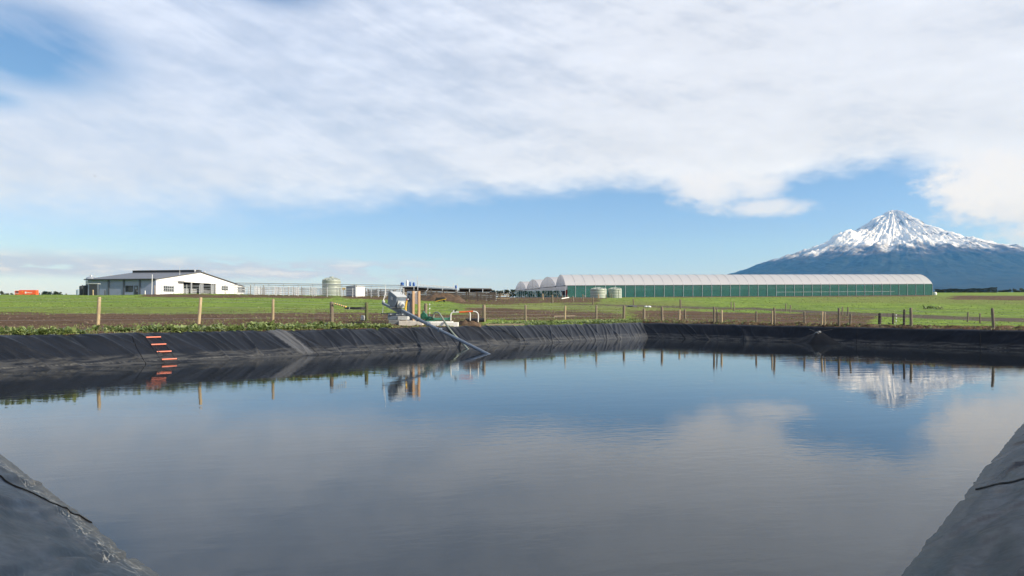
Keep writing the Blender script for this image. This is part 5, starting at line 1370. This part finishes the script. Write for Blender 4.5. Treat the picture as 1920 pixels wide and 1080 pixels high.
lathe_thing('water_tank', 1106.8, 1137.5, 539.2, 558.2, 186, M_tank, 'pale green water tank before the greenhouse, left of two', 'tank', .22, 3, True, 12)
lathe_thing('water_tank', 1139.5, 1165.5, 539.2, 557.8, 186.5, M_tank, 'pale green water tank before the greenhouse, right of two', 'tank', .22, 3, True, 12)
for x, lab in ((1135.5, 'white pipe rising beside the left water tank'), (1164.5, 'white pipe rising beside the right water tank')):
    p = px(x, 541, 184.6); o = MB().tube([Vector((p.x, p.y, gz(p.x, p.y) - .1)), p, p + Vector((-.3, .4, .15))], .09, 8).build('downpipe', M_white, smooth='auto'); tag(o, lab, 'pipe')
a = px(1753, 553.5, 424); o = MB().lathe([(.02, 0), (1.0, .04), (1.1, 1.0), (.8, 1.8), (.02, 2)], (a.x, a.y, gz(a.x, a.y)), 12).build('white_bin', M_white, smooth='auto'); tag(o, 'small white bin at the right end of the greenhouse', 'bin')

# ------------------------------------------------------------------ truck far left
Yt = 470
tk = thing('orange_truck', px(48, 554, Yt), 'bright orange box truck with pale cab on the skyline at left', 'truck'); tk.location.z = gz(tk.location.x, Yt)
gt = tk.location.z
def tb_(x0, x1, y0, y1, dep, name, m, par, dy=0, bev=.06): a, c = px(x0, y1, Yt + dy), px(x1, y0, Yt + dy); return MB().box(a.x, c.x, Yt + dy, Yt + dy + dep, a.z, c.z, bev).build(name, m, par)
M_or = mat('orange_truck_paint', (.80, .115, .03), .4, .05, .4)
bx = tb_(35.4, 67.6, 543.8, 553.0, 2.6, 'box_body', M_or, tk)
tb_(41, 42.6, 546, 547.6, .02, 'mark', M_yellow, bx, -.03, 0)
p = px(48.2, 548.6, Yt - .03); MB().tube([p, p + Vector((0, -.03, 0))], 1.9 * Yt / F, 18).build('emblem', M_white, bx)
for q in range(6): tb_(51 + q * 1.55, 52.1 + q * 1.55, 547.8 + .1 * q, 549.5, .02, 'letter', M_white, bx, -.03, 0)
tb_(62.7, 63.0, 543.9, 553, .03, 'door_seam', mat('deep_orange', (.45, .06, .02), .5, .1, 1), bx, -.032, 0)
cb_ = tb_(27.5, 35.0, 545.2, 553.2, 2.5, 'cab', M_or, tk); tb_(29, 34.6, 546.0, 548.6, .05, 'side_window', M_glass, cb_, -.06, 0); tb_(28.4, 34.8, 543.8, 545.1, 2.3, 'roof_fairing', M_white, tk, .1)
tb_(27.2, 35.2, 549.2, 550.2, .05, 'bumper_stripe', M_light, cb_, -.062, 0)
for x in (30.5, 44, 60, 65): p = px(x, 553, Yt); MB().tube([Vector((p.x, Yt - .05, gt + .5)), Vector((p.x, Yt + .35, gt + .5))], .5, 16).build('wheel', M_black, tk, smooth='auto')
MB().box(px(36, 0, Yt).x, px(66.5, 0, Yt).x, Yt + .3, Yt + 2.3, gt + .5, px(0, 553, Yt).z - .01).build('chassis', M_char, tk)

# ------------------------------------------------------------------ trees and hedges
def tree(x, ytop, ybase, wpx, Y, lab, seed, group, cat='tree', name='tree', dens=1.0):
    q = random.Random(seed); X = (x - 960) / F * Y; g_ = gz(X, Y); top = CAMZ + (HOR - ytop) / F * Y; H = max(1.5, top - g_); W = wpx / F * Y / 2
    root = thing(name, (X, Y, g_), lab, cat, group)
    MB().tube([(X, Y, g_ - .3), (X + W * .05, Y, g_ + H * .3), (X, Y, g_ + H * .75)], [H * .035, H * .025, H * .01], 7).build('trunk', M_bark, root)
    V, Fc, T = [], [], []
    lobes = [(q.gauss(0, .42) * W, q.gauss(0, .42) * W, H * q.uniform(.28, .86), W * q.uniform(.28, .55)) for _ in range(int(9 * dens) + 3)] + [(q.gauss(0, .1) * W, 0, H * .86, W * .3)]
    for (lx, ly, lz, lr_) in lobes:
        tn = q.uniform(0, 1)
        for _ in range(int(60 * dens)):
            d = Vector((q.gauss(0, 1), q.gauss(0, 1), q.gauss(0, .75))).normalized() * lr_ * q.uniform(.55, 1.06)
            p = Vector((X + lx, Y + ly, g_ + lz)) + d
            if p.z > g_ + H: p.z = g_ + H - q.random() * .3
            if p.z < g_ + .2: continue
            s_ = W * q.uniform(.06, .14); a_ = Vector((q.gauss(0, 1), q.gauss(0, 1), q.gauss(0, 1))).normalized(); c_ = a_.cross(Vector((q.gauss(0, 1), q.gauss(0, 1), q.gauss(0, 1)))).normalized(); b = len(V)
            V += [(p + a_ * s_)[:], (p + c_ * s_)[:], (p - a_ * s_)[:], (p - c_ * s_ * .7)[:]]; T += [min(1, max(0, tn + q.gauss(0, .2)))] * 4; Fc.append((b, b + 1, b + 2, b + 3))
    o = raw_mesh('crown', V, Fc, M_crown, (X, Y, g_), T); o.location = (0, 0, 0); o.parent = root
    return root
fg = 'trees on the far left skyline'
for i, (x, yt, w_, lab) in enumerate([(2, 545, 10, 'tree cut by the left edge of the photo'), (14, 550, 12, 'lowest bush on the skyline left of the truck'), (22, 549, 7, 'thin bush just left of the truck'), (73.5, 549, 8, 'small bush just right of the truck'), (84, 546.5, 16, 'broad dark tree right of the truck'), (94, 546.8, 14, 'rounded dark tree in the middle of the skyline clump'),
                                     (104, 545.6, 11, 'tallest dark tree of the skyline clump'), (113.5, 547.4, 12, 'dark rounded tree at the right of the skyline clump'), (124, 549, 4, 'thin upright tree right of the skyline clump')]):
    tree(x, yt, 553, w_ * 1.15, 560, lab, 40 + i, fg, dens=.8)
rt = random.Random(12); fg = 'dark shelter trees behind the yards'
pos_ = [(690, 546), (703, 545), (716, 546), (729, 545.5), (741, 545), (754, 546), (926, 543.5), (938, 545), (950, 543), (962, 542.6), (974, 543.5), (985, 545), (996, 546), (1008, 545), (1019, 543.8), (1031, 543.5), (1043, 544.4)]
for i, (x, yt) in enumerate(pos_):
    where = 'left of the feed pad' if x < 760 else 'between the feed pad and the greenhouse' if x < 968 else 'seen through the open greenhouse end'
    tree(x, yt, 555, 17, 430 if x < 960 else 640, 'dark rounded shelter tree ' + where, 80 + i, 'dark shelter trees ' + where, dens=.8)
# clipped hedge and trees at right
Yg = 560; V, Fc, T = [], [], []; q = random.Random(2)
xa, xb = (1752 - 960) / F * Yg, (1868 - 960) / F * Yg
for n in range(9000):
    X = q.uniform(xa, xb); g_ = gz(X, Yg); f = (X - xa) / (xb - xa); h_ = 2.3 + 1.5 * f + .15 * math.sin(X * 1.3) + .3 * math.sin(X * .37) + .2 * math.sin(X * .11 + 1)
    p = Vector((X, Yg + q.uniform(-1, 1), g_ + q.uniform(-.2, h_))); 
    if q.random() < .75: p.y = Yg - 1 + q.uniform(-.1, .1)
    if q.random() < .3: p.z = g_ + h_ + q.gauss(0, .05)
    s_ = q.uniform(.15, .3); a_ = Vector((q.gauss(0, 1), q.gauss(0, 1), q.gauss(0, 1))).normalized(); c_ = a_.cross(Vector((q.gauss(0, 1), q.gauss(0, 1), q.gauss(0, 1)))).normalized(); b = len(V)
    V += [(p + a_ * s_)[:], (p + c_ * s_)[:], (p - a_ * s_)[:], (p - c_ * s_)[:]]; T += [q.uniform(0, .5)] * 4; Fc.append((b, b + 1, b + 2, b + 3))
o = raw_mesh('hedge', V, Fc, M_crown, ((xa + xb) / 2, Yg, gz((xa + xb) / 2, Yg)), T); tag(o, 'long low clipped dark hedge at the foot of the mountain', 'hedge')
for i, (x, yt, w_) in enumerate([(1878, 545, 14), (1888, 543.5, 12), (1900, 541, 9), (1907, 545, 16), (1916, 540.5, 10), (1926, 543, 14)]):
    tree(x, yt, 549, w_, 600, ['low bush touching the right end of the clipped hedge', 'rounded tree second from the hedge at far right', 'tall thin tree third from the hedge at far right', 'broad low bush fourth from the hedge at far right', 'tallest tree at the far right edge', 'tree cut off by the right edge'][i], 120 + i, 'trees beyond the hedge at far right', dens=.8)
# forest at the mountain's foot: reads as one mass
V, Fc, T = [], [], []
for n in range(26000):
    Y = q.uniform(1500, 4200); X = Y * q.uniform(.49, .84); z = Y * (.004 + .020 * min(q.random(), q.random()) * (.7 + .5 * math.sin(X * .02) ** 2)); s_ = q.uniform(.9, 2.2); p = Vector((X, Y, z)); a_ = Vector((q.gauss(0, 1), q.gauss(0, 1), q.gauss(0, 1))).normalized(); c_ = a_.cross(Vector((q.gauss(0, 1), q.gauss(0, 1), q.gauss(0, 1)))).normalized(); b = len(V)
    V += [(p + a_ * s_)[:], (p + c_ * s_)[:], (p - a_ * s_)[:], (p - c_ * s_)[:]]; T += [q.uniform(0, .8)] * 4; Fc.append((b, b + 1, b + 2, b + 3))
o = raw_mesh('distant_forest', V, Fc, M_crown, (1700, 2800, 0), T); tag(o, 'belt of distant dark forest below the mountain', 'forest', kind='stuff')
# one small bird high on the left
bp = px(178, 330.5, 220); bd = MB(); bd.tube([bp + Vector((-.28, 0, .02)), bp + Vector((-.1, 0, .06)), bp + Vector((.12, 0, .04)), bp + Vector((.3, 0, .0))], [.02, .08, .07, .015], 8)
bd.add([bp + Vector(v) for v in ((-.08, 0, .08), (.1, 0, .08), (.1, .35, .2), (.0, .75, .1), (-.03, .35, .2))], [(0, 1, 2, 4), (4, 2, 3)]); bd.add([bp + Vector(v) for v in ((-.08, 0, .08), (.1, 0, .08), (.1, -.35, .2), (.0, -.75, .1), (-.03, -.35, .2))], [(0, 1, 2, 4), (4, 2, 3)])
o = bd.build('bird', M_char); tag(o, 'tiny dark bird gliding high in the cloud at left', 'bird')
